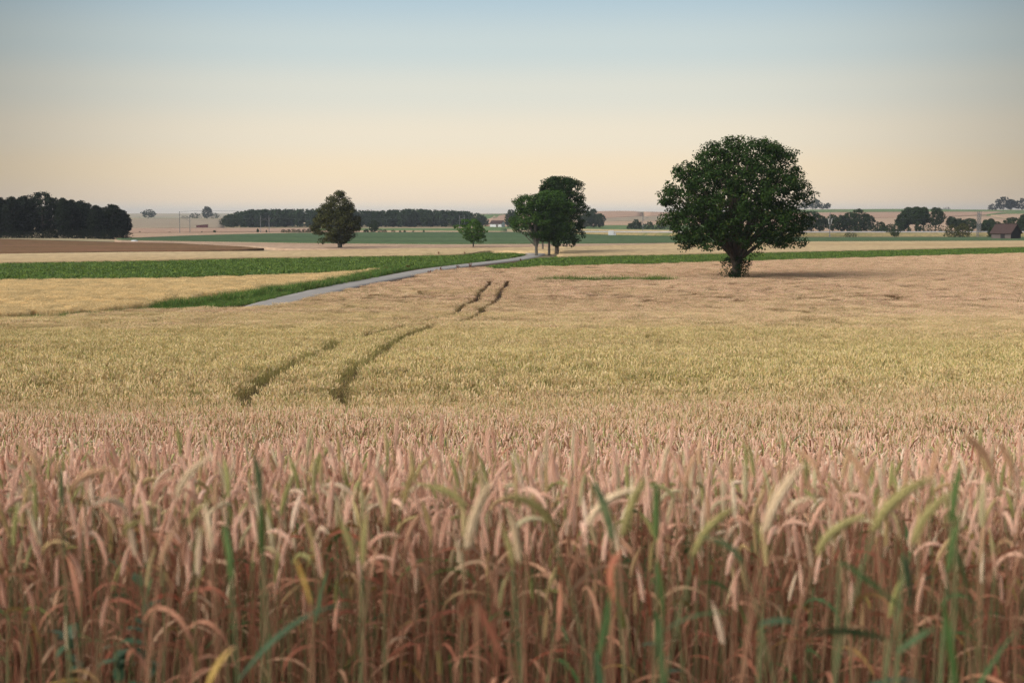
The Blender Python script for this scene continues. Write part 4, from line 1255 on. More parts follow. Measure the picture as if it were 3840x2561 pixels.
# ridge and field trees (px, base, top, width, shape, leaf, detail, Y, name, label)
TREES = [
 (563, 818, 786, 44, 'round', 'bush_leaf', 1, 1850, 'ridge_tree', 'round blue-grey tree alone on the left skyline', 'tree'),
 (735, 819, 799, 34, 'round', 'bush_leaf', 0, 1850, 'ridge_tree', 'low rounded tree on the left skyline between the masts', 'tree'),
 (700, 819, 809, 26, 'bush', 'bush_leaf', 0, 1860, 'ridge_shrub', 'small flat shrub on the left skyline left of the low rounded tree', 'shrub'),
 (781, 819, 774, 32, 'tall', 'bush_leaf', 1, 1850, 'ridge_tree', 'tall narrow tree on the skyline above the maroon shed', 'tree'),
 (806, 820, 799, 34, 'round', 'bush_leaf', 0, 1850, 'ridge_tree', 'low round tree touching the tall narrow one on the left skyline', 'tree'),
 (878, 854, 805, 56, 'round', 'bush_leaf', 1, 1000, 'field_tree', 'round tree in front of the left end of the forest', 'tree'),
 (1403, 869, 825, 34, 'tall', 'bush_leaf', 1, 680, 'field_tree', 'small upright tree in front of the forest, right of the lime tree', 'tree'),
 (1918, 856, 786, 44, 'tall', 'bush_leaf', 1, 1000, 'field_tree', 'hazy tree partly hidden behind the left of the roadside group', 'tree'),
 (2195, 855, 790, 60, 'tall', 'bush_leaf', 1, 980, 'field_tree', 'hazy tall tree just right of the roadside group', 'tree'),
 (2222, 855, 783, 46, 'tall', 'bush_leaf', 1, 1000, 'field_tree', 'spiky topped hazy tree right of the roadside group', 'tree'),
 (2250, 846, 800, 34, 'round', 'bush_leaf', 1, 990, 'field_tree', 'smaller round tree at the right side of the spiky topped one', 'tree'),
 (2385, 857, 822, 36, 'bush', 'bush_leaf', 1, 900, 'shrub', 'round dark shrub in the meadow between roadside group and maple', 'shrub'),
 (2362, 856, 834, 24, 'bush', 'bush_leaf', 0, 905, 'shrub', 'small shrub pressed against the left of the round dark shrub', 'shrub'),
 (2412, 858, 840, 34, 'bush', 'bush_leaf', 0, 900, 'shrub', 'low shrub just right of the round dark shrub', 'shrub'),
 (2433, 858, 831, 34, 'bush', 'bush_leaf', 1, 890, 'shrub', 'medium shrub beneath the thin mast left of the maple', 'shrub'),
 (2472, 859, 829, 34, 'bush', 'bush_leaf', 1, 890, 'shrub', 'medium shrub close to the left side of the maple crown', 'shrub'),
 (2508, 859, 831, 44, 'bush', 'bush_leaf', 1, 890, 'shrub', 'shrub half hidden behind the left edge of the maple crown', 'shrub'),
 (2452, 861, 851, 26, 'bush', 'bush_leaf', 0, 860, 'shrub', 'tiny shrub in front of the medium shrubs left of the maple', 'shrub'),
 (3012, 785, 757, 40, 'round', 'bush_leaf', 1, 2020, 'ridge_tree', 'left tree of the clump on the skyline right of the maple', 'tree'),
 (3052, 785, 748, 48, 'tall', 'bush_leaf', 1, 2020, 'ridge_tree', 'tallest tree of the clump on the skyline right of the maple', 'tree'),
 (3078, 784, 763, 30, 'round', 'bush_leaf', 0, 2020, 'ridge_tree', 'low tree in the dip of the skyline clump right of the maple', 'tree'),
 (3098, 784, 762, 22, 'round', 'bush_leaf', 0, 2020, 'ridge_tree', 'rightmost small tree of the skyline clump beside the maple', 'tree'),
 (3040, 862, 790, 70, 'round', 'bush_leaf', 2, 690, 'field_tree', 'big dark tree behind the railway, touching the right edge of the maple', 'tree'),
 (3076, 863, 808, 42, 'round', 'bush_leaf', 1, 690, 'field_tree', 'round tree behind the railway right of the maple', 'tree'),
 (3118, 850, 804, 46, 'round', 'bush_leaf', 1, 720, 'field_tree', 'round tree directly behind the mast with white insulators', 'tree'),
 (3150, 862, 806, 60, 'round', 'bush_leaf', 1, 700, 'field_tree', 'left tree of the broad clump right of the insulator mast', 'tree'),
 (3182, 862, 796, 50, 'round', 'bush_leaf', 1, 705, 'field_tree', 'second tree of the broad clump right of the insulator mast', 'tree'),
 (3212, 862, 783, 60, 'tall', 'bush_leaf', 2, 700, 'field_tree', 'tallest tree in the broad clump right of the insulator mast', 'tree'),
 (3246, 862, 802, 52, 'round', 'bush_leaf', 1, 700, 'field_tree', 'right tree of the broad clump right of the insulator mast', 'tree'),
 (3215, 863, 842, 26, 'bush', 'bush_leaf', 0, 680, 'shrub', 'pale round shrub at the foot of the broad tree clump', 'shrub'),
 (3192, 865, 852, 40, 'bush', 'bush_leaf', 0, 685, 'shrub', 'low shrub left of the pale round one under the broad clump', 'shrub'),
 (3270, 863, 846, 40, 'bush', 'bush_leaf', 0, 690, 'shrub', 'low shrub at the right foot of the broad tree clump', 'shrub'),
 (3294, 850, 831, 50, 'bush', 'bush_leaf', 1, 720, 'shrub', 'wide shrub in the gap between the two tall tree clumps', 'shrub'),
 (3306, 864, 841, 21, 'tall', 'bush_leaf', 0, 678, 'pollard_tree', 'clipped barrel-shaped tree in the gap between the tall clumps', 'tree'),
 (3338, 862, 838, 40, 'bush', 'bush_leaf', 1, 700, 'shrub', 'shrub at the left foot of the tall clump behind the bank', 'shrub'),
 (3374, 863, 841, 24, 'tall', 'bush_leaf', 0, 678, 'pollard_tree', 'clipped barrel-shaped tree at the left foot of the tall gappy clump', 'tree'),
 (3405, 864, 851, 14, 'bush', 'bush_leaf', 0, 678, 'pollard_tree', 'smallest clipped round tree, between two barrel-shaped ones', 'tree'),
 (3439, 863, 840, 25, 'tall', 'bush_leaf', 0, 678, 'pollard_tree', 'clipped barrel-shaped tree under the middle of the tall gappy clump', 'tree'),
 (3377, 862, 800, 40, 'round', 'bush_leaf', 1, 700, 'field_tree', 'lower left tree of the tall gappy clump behind the railway', 'tree'),
 (3402, 862, 778, 52, 'open', 'bush_leaf', 2, 705, 'field_tree', 'left tall tree of the gappy clump behind the railway', 'tree'),
 (3432, 862, 776, 52, 'open', 'bush_leaf', 2, 700, 'field_tree', 'middle tall tree of the gappy clump behind the railway', 'tree'),
 (3458, 862, 777, 40, 'open', 'bush_leaf', 2, 705, 'field_tree', 'right tall tree of the gappy clump, left of the sky gap', 'tree'),
 (3503, 862, 778, 58, 'open', 'bush_leaf', 2, 700, 'field_tree', 'tall airy tree with light showing through, right of the gappy clump', 'tree'),
 (3490, 863, 841, 90, 'bush', 'bush_leaf', 1, 690, 'shrub', 'long low shrub under the tall airy tree', 'shrub'),
 (3543, 784, 777, 26, 'bush', 'bush_leaf', 0, 2020, 'ridge_shrub', 'low dome of bushes on the skyline right of the airy tree', 'shrub'),
 (3562, 860, 812, 34, 'open', 'bush_leaf', 1, 700, 'field_tree', 'thin-topped tree behind the big brown-green bush', 'tree'),
 (3594, 860, 818, 44, 'round', 'bush_leaf', 1, 700, 'field_tree', 'rounded tree rising behind the big brown-green bush', 'tree'),
 (3632, 861, 819, 50, 'round', 'bush_leaf', 1, 700, 'field_tree', 'dense round tree left of the lattice masts', 'tree'),
 (3672, 862, 836, 26, 'tall', 'bush_leaf', 0, 678, 'pollard_tree', 'clipped barrel-shaped tree at the foot of the lattice masts', 'tree'),
 (3690, 862, 824, 26, 'tall', 'bush_leaf', 1, 700, 'field_tree', 'slender tree just right of the lattice masts', 'tree'),
 (3709, 862, 819, 24, 'tall', 'bush_leaf', 1, 700, 'field_tree', 'taller slender tree between lattice masts and barn', 'tree'),
 (3732, 862, 830, 34, 'round', 'bush_leaf', 1, 690, 'field_tree', 'low tree touching the left end of the barn roof', 'tree'),
 (3788, 862, 815, 56, 'round', 'bush_leaf', 1, 690, 'field_tree', 'round tree rising behind the barn roof', 'tree'),
 (3832, 870, 804, 36, 'tall', 'bush_leaf', 1, 660, 'field_tree', 'dark tree at the right edge beside the barn', 'tree'),
 (3715, 788, 765, 32, 'bush', 'wood_leaf', 1, 1900, 'ridge_tree', 'low left shoulder tree of the skyline wood at the right edge', 'tree'),
 (3755, 788, 739, 52, 'round', 'wood_leaf', 1, 1900, 'ridge_tree', 'tall ragged tree of the skyline wood above the barn', 'tree'),
 (3782, 788, 748, 40, 'round', 'wood_leaf', 1, 1900, 'ridge_tree', 'rounded tree right of the ragged one on the skyline above the barn', 'tree'),
 (3825, 788, 744, 60, 'round', 'wood_leaf', 1, 1900, 'ridge_tree', 'broad tree of the skyline wood at the right edge of the photo', 'tree'),
 (3185, 889, 870, 44, 'bush', 'bush_leaf', 1, 508, 'shrub', 'dark dome-shaped shrub on the bank in front of the railway', 'shrub'),
 (3352, 888, 857, 34, 'tall', 'bush_leaf', 1, 510, 'shrub', 'upright dark shrub on the bank below the gappy clump', 'shrub'),
 (3325, 872, 855, 46, 'bush', 'bush_leaf', 1, 525, 'shrub', 'shrub on top of the bank, joined to the upright dark one', 'shrub'),
 (3565, 890, 842, 50, 'bush', 'olive_leaf', 2, 503, 'shrub', 'left half of the big brown-green bush on the bank', 'shrub'),
 (3605, 890, 836, 54, 'bush', 'olive_leaf', 2, 505, 'shrub', 'right taller half of the big brown-green bush on the bank', 'shrub'),
 (3712, 888, 850, 26, 'bush', 'bush_leaf', 1, 495, 'shrub', 'shrub tucked against the left wall of the barn', 'shrub'),
]
for (px, b, t_, wd, shp, lf, det, Yt, nm_, lb, ct) in TREES:
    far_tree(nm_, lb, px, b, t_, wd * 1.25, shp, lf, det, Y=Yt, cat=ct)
for i, (px, b, t_, wd) in enumerate([(808, 872, 862, 12), (970, 870, 857, 9), (1002, 870, 862, 6), (1065, 869, 860, 20), (1084, 869, 860, 18), (1103, 869, 859, 20), (1122, 869, 860, 20), (1142, 869, 859, 20), (1160, 869, 858, 18), (1375, 869, 857, 18), (1428, 869, 860, 20), (1445, 869, 860, 18), (1476, 869, 862, 16), (1501, 869, 863, 9), (1519, 869, 862, 11), (1551, 869, 864, 12), (1590, 869, 862, 9), (528, 874, 867, 8), (640, 873, 869, 9), (760, 872, 868, 8)]):
    far_tree('railway_shrub', 'small dark shrub on the hedge line in front of the forest', px, b, t_, wd * 1.15, 'bush', 'bush_leaf', 0, Y=655, group='shrubs along the far hedge line', cat='shrub')

# ------------------------------------------------------------------ railway masts
def mast(px, top, base, Y, label, arms=1, lattice=False, side=1):
    x = (px - 1920) / FPX * Y; g = float(ground(x, Y)); H = -(top - 810) / FPX * Y - g
    root = empty('catenary_mast', (x, Y, g)); tag(root, label, 'mast', 'railway masts')
    mb = MB()
    if lattice:
        for sx in (-.28, .28):
            for sy in (-.28, .28): mb.box((sx, sy, H / 2), (.10, .10, H))
        k = 0; z = .4
        while z < H - .8:
            s = 1 if k % 2 else -1
            mb.tube([(-.28 * s, -.28, z), (.28 * s, -.28, z + .8)], .035, 4); mb.tube([(-.28 * s, .28, z), (.28 * s, .28, z + .8)], .035, 4)
            z += .8; k += 1
    else:
        mb.box((0, 0, H / 2), (.22, .22, H)); mb.box((0, 0, .2), (.5, .5, .6))
    mb.build('post', [M['mast']], root)
    if arms:
        ab = MB()
        ab.tube([(0, 0, H * .68), (1.9 * side, 0, H * .80)], .05, 5); ab.tube([(0, 0, H * .86), (1.9 * side, 0, H * .80)], .04, 5)
        ab.tube([(1.9 * side, 0, H * .80), (2.2 * side, 0, H * .80)], .03, 5)
        ab.build('bracket', [M['mast']], root)
    return root, (x, Y, g, H)


mast(678, 794, 873, 648, 'tallest of the two thin masts left of the maroon shed', side=1)
mast(716, 809, 873, 640, 'shorter thin mast next to the tallest one, left of the maroon shed', side=-1)
mast(980, 810, 868, 655, 'left mast of the pair standing before the forest', side=1)
mast(1012, 810, 868, 655, 'right mast of the pair standing before the forest', side=-1)
mast(1724, 809, 868, 660, 'left thin mast rising behind the small lopsided tree', side=1)
mast(1742, 808, 868, 665, 'right thin mast rising behind the small lopsided tree', side=-1)
mast(2409, 800, 874, 560, 'thin mast above the shrubs between roadside group and maple', side=1)
mr_, (mx_, my_, mg_, mh_) = mast(3108, 798, 871, 515, 'mast with a pair of white insulators right of the maple', side=1)
for s_ in (-1, 1):
    ib = MB(); ib.tube([(s_ * .38, -.25, mh_ * .53), (s_ * .72, -.25, mh_ * .76)], [.06, .09], 6); ib.build('insulator', [M['white']], mr_)
mast(3661, 794, 868, 520, 'left lattice mast near the barn', lattice=True, arms=0)
mast(3669, 794, 868, 524, 'right lattice mast near the barn', lattice=True, arms=0)
# gantry beam between the two left masts and the overhead wires
gb_ = MB()
xa = (678 - 1920) / FPX * 648; za = -(796 - 810) / FPX * 648
gb_.tube([(xa, 648, za), (xa + 5, 648.5, za + .5), (xa + 27, 650, za + 0.45)], .05, 5)
tag(gb_.build('feeder_cable', [M['mast']]), 'cable sloping right from the top of the tallest left mast', 'cable')
wb = MB(); pts = []
for i in range(61):
    px = -100 + i * 70; sag = 0.6 * math.sin(math.pi * ((i * .25) % 1))
    x_ = (px - 1920) / FPX * 652; pts.append((x_, 652, -(817 - 810) / FPX * 652 - sag))
wb.tube(pts, 0.013, 4, 0, .5, False)
tag(wb.build('overhead_wire', [M['mast']]), 'thin overhead railway wire running in front of the forest', 'wire')

# ------------------------------------------------------------------ buildings
def gable_house(name, label, cat, x, y, yaw, Lx, Wy, eave, ridge, wall, gable, roofm, over=.45, doors=()):
    g = float(ground(x, y))
    root = empty(name, (x, y, g), yaw); tag(root, label, cat)
    mb = MB()
    a, b = Lx / 2, Wy / 2
    vs = [Vector(p) for p in ((-a, -b, -.3), (a, -b, -.3), (a, b, -.3), (-a, b, -.3), (-a, -b, eave), (a, -b, eave), (a, b, eave), (-a, b, eave), (-a, 0, ridge), (a, 0, ridge))]
    mb.add(vs, [(0, 1, 5, 4), (2, 3, 7, 6)], 0); mb.add(vs, [(1, 2, 6, 9, 5), (3, 0, 4, 8, 7)], 1)
    mb.build('wall', [wall, gable], root)
    rb = MB(); sl = (ridge - eave) / b; th = .16
    for s in (-1, 1):
        e = b + over; ze = ridge - sl * e + .06
        q = [(-a - over, s * e, ze), (a + over, s * e, ze), (a + over, 0, ridge + .06), (-a - over, 0, ridge + .06)]
        v8 = [Vector(p) for p in q] + [Vector((p[0], p[1], p[2] + th)) for p in q]
        rb.add(v8, [(0, 1, 2, 3), (4, 7, 6, 5), (0, 4, 5, 1), (1, 5, 6, 2), (3, 7, 4, 0)])
    rb.tube([(-a - over, 0, ridge + th + .04), (a + over, 0, ridge + th + .04)], .12, 6)
    rb.build('roof', [roofm], root)
    for (dx, w_, h_, m_) in doors:
        db = MB(); db.box((dx, -b - .04, h_ / 2), (w_, .07, h_)); db.box((dx, -b - .09, h_ * .5), (.06, .03, h_ * .96)); db.box((dx, -b - .09, h_ * .85), (w_ * .96, .03, .1)); db.build('door', [m_], root)
    return root


x_, y_, _ = (float(q[0]) for q in hit(3772, 901, 0.0))
gable_house('field_barn', 'weathered wooden field barn with red-brown tiled roof at the right edge', 'barn', x_, y_, R_(-54), 7.0, 5.1, 2.3, 4.75, M['plank'], M['plank_dark'], M['tile'], .4, [(.6, 1.5, 2.0, M['plank_dark'])])
x_ = (1866 - 1920) / FPX * 1040
gable_house('farm_building', 'long white barn with red roof beneath the pink slope beside the forest', 'barn', x_, 1040, R_(-28), 9.5, 5.5, 2.6, 4.6, M['white'], M['white'], M['tile'], .4, [(1, 1.6, 2.0, M['plank'])])
# maroon open shed with a sloping roof
x_ = (762 - 1920) / FPX * 1000; g = float(ground(x_, 1000))
rt = empty('field_shed', (x_, 1000, g), R_(6)); tag(rt, 'small maroon shed with a roof rising to the right, on the far left slope', 'shed')
mb = MB(); vs = [Vector(p) for p in ((-3.9, -2, -.3), (3.9, -2, -.3), (3.9, 2, -.3), (-3.9, 2, -.3), (-3.9, -2, 1.9), (3.9, -2, 2.5), (3.9, 2, 2.5), (-3.9, 2, 1.9))]
mb.add(vs, [(0, 1, 5, 4), (1, 2, 6, 5), (2, 3, 7, 6), (3, 0, 4, 7)]); mb.build('wall', [M['maroon']], rt)
mb = MB(); vs = [Vector(p) for p in ((-4.2, -2.3, 1.93), (4.2, -2.3, 2.58), (4.2, 2.3, 2.58), (-4.2, 2.3, 1.93))]; vs += [q + Vector((0, 0, .25)) for q in vs]
mb.add(vs, [(0, 3, 2, 1), (4, 5, 6, 7), (0, 1, 5, 4), (1, 2, 6, 5), (2, 3, 7, 6), (3, 0, 4, 7)]); mb.build('roof', [M['maroon']], rt)
# white hut by the bank
x_, y_, g = (float(q[0]) for q in hit(2291, 888, 0.0))
rt = empty('utility_hut', (x_, y_ - 1, g), R_(-8)); tag(rt, 'small white hut with a lower block, on the bank right of the roadside group', 'hut')
mb = MB(); sct = [(-.98, -.2), (.98, -.2), (.98, 1.95), (.85, 2.12), (.6, 2.2), (-.6, 2.2), (-.85, 2.12), (-.98, 1.95)]
vs = [Vector((p[0], s, p[1])) for s in (-.9, .9) for p in sct]
mb.add(vs, [tuple(range(8)), tuple(range(15, 7, -1))] + [(k, k + 8, (k + 1) % 8 + 8, (k + 1) % 8) for k in range(8)]); mb.build('cabin', [M['white']], rt)
mb = MB(); mb.box((1.34, 0, .55), (.68, 1.3, 1.5)); mb.box((1.34, 0, 1.34), (.76, 1.4, .08)); mb.build('side_block', [M['white']], rt)
# sheet-covered heap
x_, y_, g = (float(q[0]) for q in hit(526, 910, 0.0))
mb = MB(); nr = 14
vs = [Vector((0, 0, .75))]
for (rr, zz) in ((.45, .70), (.8, .5), (1.0, .1), (1.02, -.3)):
    for k in range(nr):
        a = k * 2 * math.pi / nr; w_ = 1 + .06 * math.sin(3 * a) + .04 * math.sin(7 * a)
        vs.append(Vector((math.cos(a) * 1.15 * rr * w_, math.sin(a) * .9 * rr * w_, zz + .03 * math.sin(5 * a))))
fs = [(0, 1 + k, 1 + (k + 1) % nr) for k in range(nr)] + [(1 + q * nr + k, 1 + (q + 1) * nr + k, 1 + (q + 1) * nr + (k + 1) % nr, 1 + q * nr + (k + 1) % nr) for q in range(3) for k in range(nr)]
mb.add(vs, fs); ho = mb.build('covered_heap', [M['white']], None, True); ho.location = (x_, y_ - 6, float(ground(x_, y_ - 6)) + .42); ho.scale = (.85, 1, .55)
tag(ho, 'low white sheet-covered heap at the edge of the brown field', 'heap')

# dock weeds by the road
for i, (px, py, hh) in enumerate([(1762, 1006, 1.5), (1715, 1009, 1.2), (1650, 1018, 1.2), (1640, 1020, 1.0), (1606, 1026, 1.0), (1955, 983, 1.1), (1420, 1016, 1.1), (1450, 1014, 1.2), (1475, 1011, 1.0), (1530, 1006, 1.1), (1645, 956, 1.3), (1745, 955, 1.2)]):
    x_, y_, g = (float(q[0]) for q in hit(px, py, 0.3))
    rnd = random.Random(i); root = empty('dock_weed', (x_, y_, g)); tag(root, 'rusty red dock weed standing up at the edge of the road', 'weed', 'dock weeds along the road'); hh *= .72
    sb = MB(); lb_ = MB()
    for k in range(5):
        a = rnd.uniform(0, 6.28); l_ = rnd.uniform(.05, .35); top = Vector((math.cos(a) * l_, math.sin(a) * l_, hh * rnd.uniform(.7, 1)))
        pth = bez((0, 0, -.05), (0, 0, hh * .5), top, 5); sb.tube(pth, .008, 4, 0, .2, False)
        for _ in range(22):
            p = pth[2].lerp(pth[4], rnd.random()) + Vector((rnd.gauss(0, .03), rnd.gauss(0, .03), rnd.gauss(0, .03)))
            lb_.strip([p, p + Vector((rnd.uniform(-.05, .05), rnd.uniform(-.05, .05), .07))], [.05, .02], Vector((1, rnd.uniform(-1, 1), 0)).normalized(), 0, rnd.random() * .8)
        blade(lb_, (0, 0, .1), a, .5, .12, .9, 1.2, 0, 1.0, rnd, 4)
    sb.build('stem', [M['dock']], root); lb_.build('seed_head', [M['dock']], root)

# ------------------------------------------------------------------ individual stalks of the front rows
SG = 'wheat stalks of the front rows'
def bent_stalk(label, bpx, tpx, d, earm, stemm, leafs=(), dd=0.0, name='wheat_stalk', width=1.0):
    """one stalk whose ear runs from bpx to tpx at distance d (metres)"""
    def at(p, y): rx, rz = ray(p[0], p[1]); return Vector((float(rx) * y, y, float(rz) * y))
    B, T = at(bpx, d), at(tpx, d + dd)
    gx = B.x + random.uniform(-.02, .02) - (T.x - B.x) * .35
    g = float(ground(gx, d)); root = empty(name, (gx, d, g)); tag(root, label, 'wheat stalk', SG)
    o = Vector((gx, d, g)); B -= o; T -= o
    dirn = (T - B); ln = dirn.length
    up = Vector((0, 0, 1))
    mid = B + (up * .75 + dirn.normalized() * .55).normalized() * ln * .5
    ear = bez(B, mid, T, 20)
    st = (mid - B).normalized()
    stem = bez(Vector((0, 0, 0)), B - st * B.length * .45, B, 9)
    rnd = random.Random(int(bpx[0] * 7 + bpx[1]))
    sb = MB(); sb.tube(stem, [.0022 - .0008 * i / 8 for i in range(9)], 6, 0, .5, False); sb.build('stem', [M[stemm]], root, True)
    eb_ = MB(); ear_detailed(eb_, ear, 0, .5, rnd, width); eb_.build('ear', [M[earm]], root)
    for (lm, f, az, l_, w_, rise, droop, tw) in leafs:
        lb_ = MB(); i = min(7, int(f * 8)); blade(lb_, stem[i].lerp(stem[i + 1], f * 8 - i), az, l_, w_, rise, droop, 0, .5, rnd, 10, tw); lb_.build('leaf', [M[lm]], root)
    return root


HERO = [
 ('olive ear bowed to the left, near the middle of the front rows', (2061, 1967), (1916, 1862), 2.0, 'ear_olive', 'stem_green'),
 ('thin olive ear leaning left, left of the bowed olive ear', (1747, 1913), (1605, 1825), 2.1, 'ear_olive', 'stem_pink'),
 ('long pale upright ear just left of the bowed olive ear', (1754, 2062), (1828, 1830), 1.9, 'ear_pale', 'stem_pink'),
 ('upright dark green ear on a green stalk, right of centre', (2461, 2021), (2461, 1831), 2.0, 'ear_green', 'stem_green', [('leaf_green', .86, 5.0, .20, .011, -1.2, .5, .3)]),
 ('stout olive ear leaning right, left of the upright dark green ear', (2335, 2014), (2407, 1818), 2.0, 'ear_olive', 'stem_pink'),
 ('blue-green ear leaning left beside the stout olive ear', (2295, 2028), (2234, 1825), 2.0, 'ear_bluegreen', 'stem_green', [('leaf_green', .75, 5.6, .22, .012, .9, .9, .5)]),
 ('pale ear arching right above the blue-green one', (2207, 1967), (2363, 1838), 2.1, 'ear_pale', 'stem_pink'),
 ('dark olive upright ear beneath the bowed olive ear', (1923, 2129), (1889, 1987), 2.0, 'ear_olive', 'stem_green'),
 ('whitish pink ear next to the dark olive upright one', (1946, 2109), (1919, 1940), 2.05, 'ear_pale', 'stem_pink'),
 ('olive ear slanting right, far left of the right third', (2601, 2089), (2729, 1919), 2.0, 'ear_olive', 'stem_green'),
 ('tall pale ear slanting right between two olive ears', (2868, 2001), (2993, 1760), 1.85, 'ear_pale', 'stem_pink'),
 ('largest olive-green ear arching right in the right third', (3274, 2001), (3467, 1804), 1.75, 'ear_olive', 'stem_green', [('leaf_bluegreen', .7, .4, .2, .013, .5, 1.6, .3)]),
 ('pale olive ear stretching low to the right', (3064, 2082), (3223, 1940), 1.95, 'ear_olive', 'stem_pink'),
 ('yellowish ear leaning right beneath the largest arching one', (3423, 2041), (3541, 1865), 1.9, 'ear_olive', 'stem_green'),
 ('slim dark green ear standing straight near the right edge', (3568, 1960), (3595, 1771), 1.95, 'ear_green', 'stem_green'),
 ('dark green ear just below the slim straight one', (3555, 2150), (3595, 1947), 1.9, 'ear_green', 'stem_green', [('leaf_green', .97, .4, .16, .010, -.9, .6, .2), ('leaf_green', .6, .2, .25, .012, 1.2, .4, .4)]),
 ('brown ear curving left above the pale slanting one', (3074, 1784), (2993, 1690), 2.2, 'ear_brown', 'stem_pink'),
 ('tan ear curving left, right of the brown curving ear', (3250, 1825), (3162, 1680), 2.1, 'ear_brown', 'stem_pink'),
 ('long tan ear curving left near the right edge, the highest one', (3724, 1791), (3629, 1640), 2.0, 'ear_brown', 'stem_pink'),
 ('pinkish upright ear above the largest olive-green arch', (3487, 1818), (3524, 1670), 2.1, 'ear_brown', 'stem_pink'),
 ('light green ear nodding left beside the olive slanting ear', (2783, 2116), (2655, 2018), 1.95, 'ear_bluegreen', 'stem_green'),
 ('small whitish ear bending right like a hook, in the right third', (2952, 1925), (3034, 1869), 2.2, 'ear_pale', 'stem_pink'),
 ('reddish brown ear standing tall at the start of the right third', (2567, 1825), (2618, 1690), 2.15, 'ear_brown', 'stem_pink'),
 ('tan ear leaning left at the far right edge', (3802, 1791), (3741, 1660), 2.1, 'ear_brown', 'stem_pink'),
 ('tall green ear standing upright in the left third', (978, 1879), (957, 1720), 2.1, 'ear_bluegreen', 'stem_green'),
 ('bright green ear upright below the tall green one on the left', (981, 2095), (981, 1910), 2.0, 'ear_green', 'stem_green', [('leaf_green', .8, 3.6, .2, .011, .9, 1.1, .4)]),
 ('second green ear just left of the bright green one', (870, 2170), (845, 1990), 1.95, 'ear_green', 'stem_green', [('leaf_bluegreen', .8, .6, .2, .012, .8, 1.0, .4)]),
 ('long tan ear slanting right in the left third', (660, 1872), (771, 1725), 2.1, 'ear_pale', 'stem_pink'),
 ('pale upright ear left of the green pair', (792, 2062), (771, 1906), 2.0, 'ear_pale', 'stem_pink'),
 ('small olive ear drooping right in the left third', (460, 2014), (518, 1957), 2.1, 'ear_olive', 'stem_pink'),
 ('brown ear bending right below the tan slanting one', (602, 2122), (656, 1984), 2.0, 'ear_brown', 'stem_pink'),
 ('olive brown ear arching right among brown ones on the left', (704, 1974), (778, 1886), 2.05, 'ear_olive', 'stem_pink'),
 ('tan ear arching right close to the left edge', (271, 1838), (419, 1764), 2.1, 'ear_brown', 'stem_pink'),
 ('tan ear curving left at the top of the left edge', (156, 1771), (74, 1660), 2.1, 'ear_brown', 'stem_pink'),
 ('greenish upright ear near the left edge', (233, 1895), (227, 1771), 2.1, 'ear_bluegreen', 'stem_green'),
 ('olive ear standing straight left of the thin olive leaning one', (1360, 2120), (1372, 1950), 2.0, 'ear_olive', 'stem_green'),
 ('dark olive ear leaning left beside the straight olive one', (1330, 2110), (1282, 1960), 2.0, 'ear_olive', 'stem_pink'),
]
for h_ in HERO:
    bent_stalk(*h_[:6], leafs=h_[6] if len(h_) > 6 else (), dd=random.uniform(-.02, .02))


# loose long leaves that stand out in front
def long_leaf(label, pts, d, w_, m_):
    P = []
    for (p, q) in pts: rx, rz = ray(p, q); P.append(Vector((float(rx) * d, d, float(rz) * d)))
    w_ *= .75; path = bez(P[0], P[1] * 2 - (P[0] + P[2]) * .5, P[2], 12)
    base = path[0].copy(); g = float(ground(base.x, d))
    root = empty('wheat_stalk', (base.x, d, g)); tag(root, label, 'wheat stalk', SG); o = root.location
    sb = MB(); sb.tube(bez((0, 0, 0), (0, .02, (base.z - g) * .6), base - o, 6), .002, 5, 0, .5, False); sb.build('stem', [M['stem_green' if 'green' in m_ else 'stem_pink']], root)
    lb_ = MB(); n_ = len(path); W = [w_ * (.5 + 1.5 * s if s < .33 else 1 - ((s - .33) / .67) ** 2) + .0006 for s in [i / (n_ - 1) for i in range(n_)]]
    SD = []
    for i in range(n_):
        t, u, v_ = frame_at(path, i); q = t.cross(Vector((0, 1, 0))).normalized(); SD.append((q * .85 + Vector((0, .5, 0))).normalized())
    lb_.strip([p - o for p in path], W, SD, 0, .5); lb_.build('leaf', [M[m_]], root)


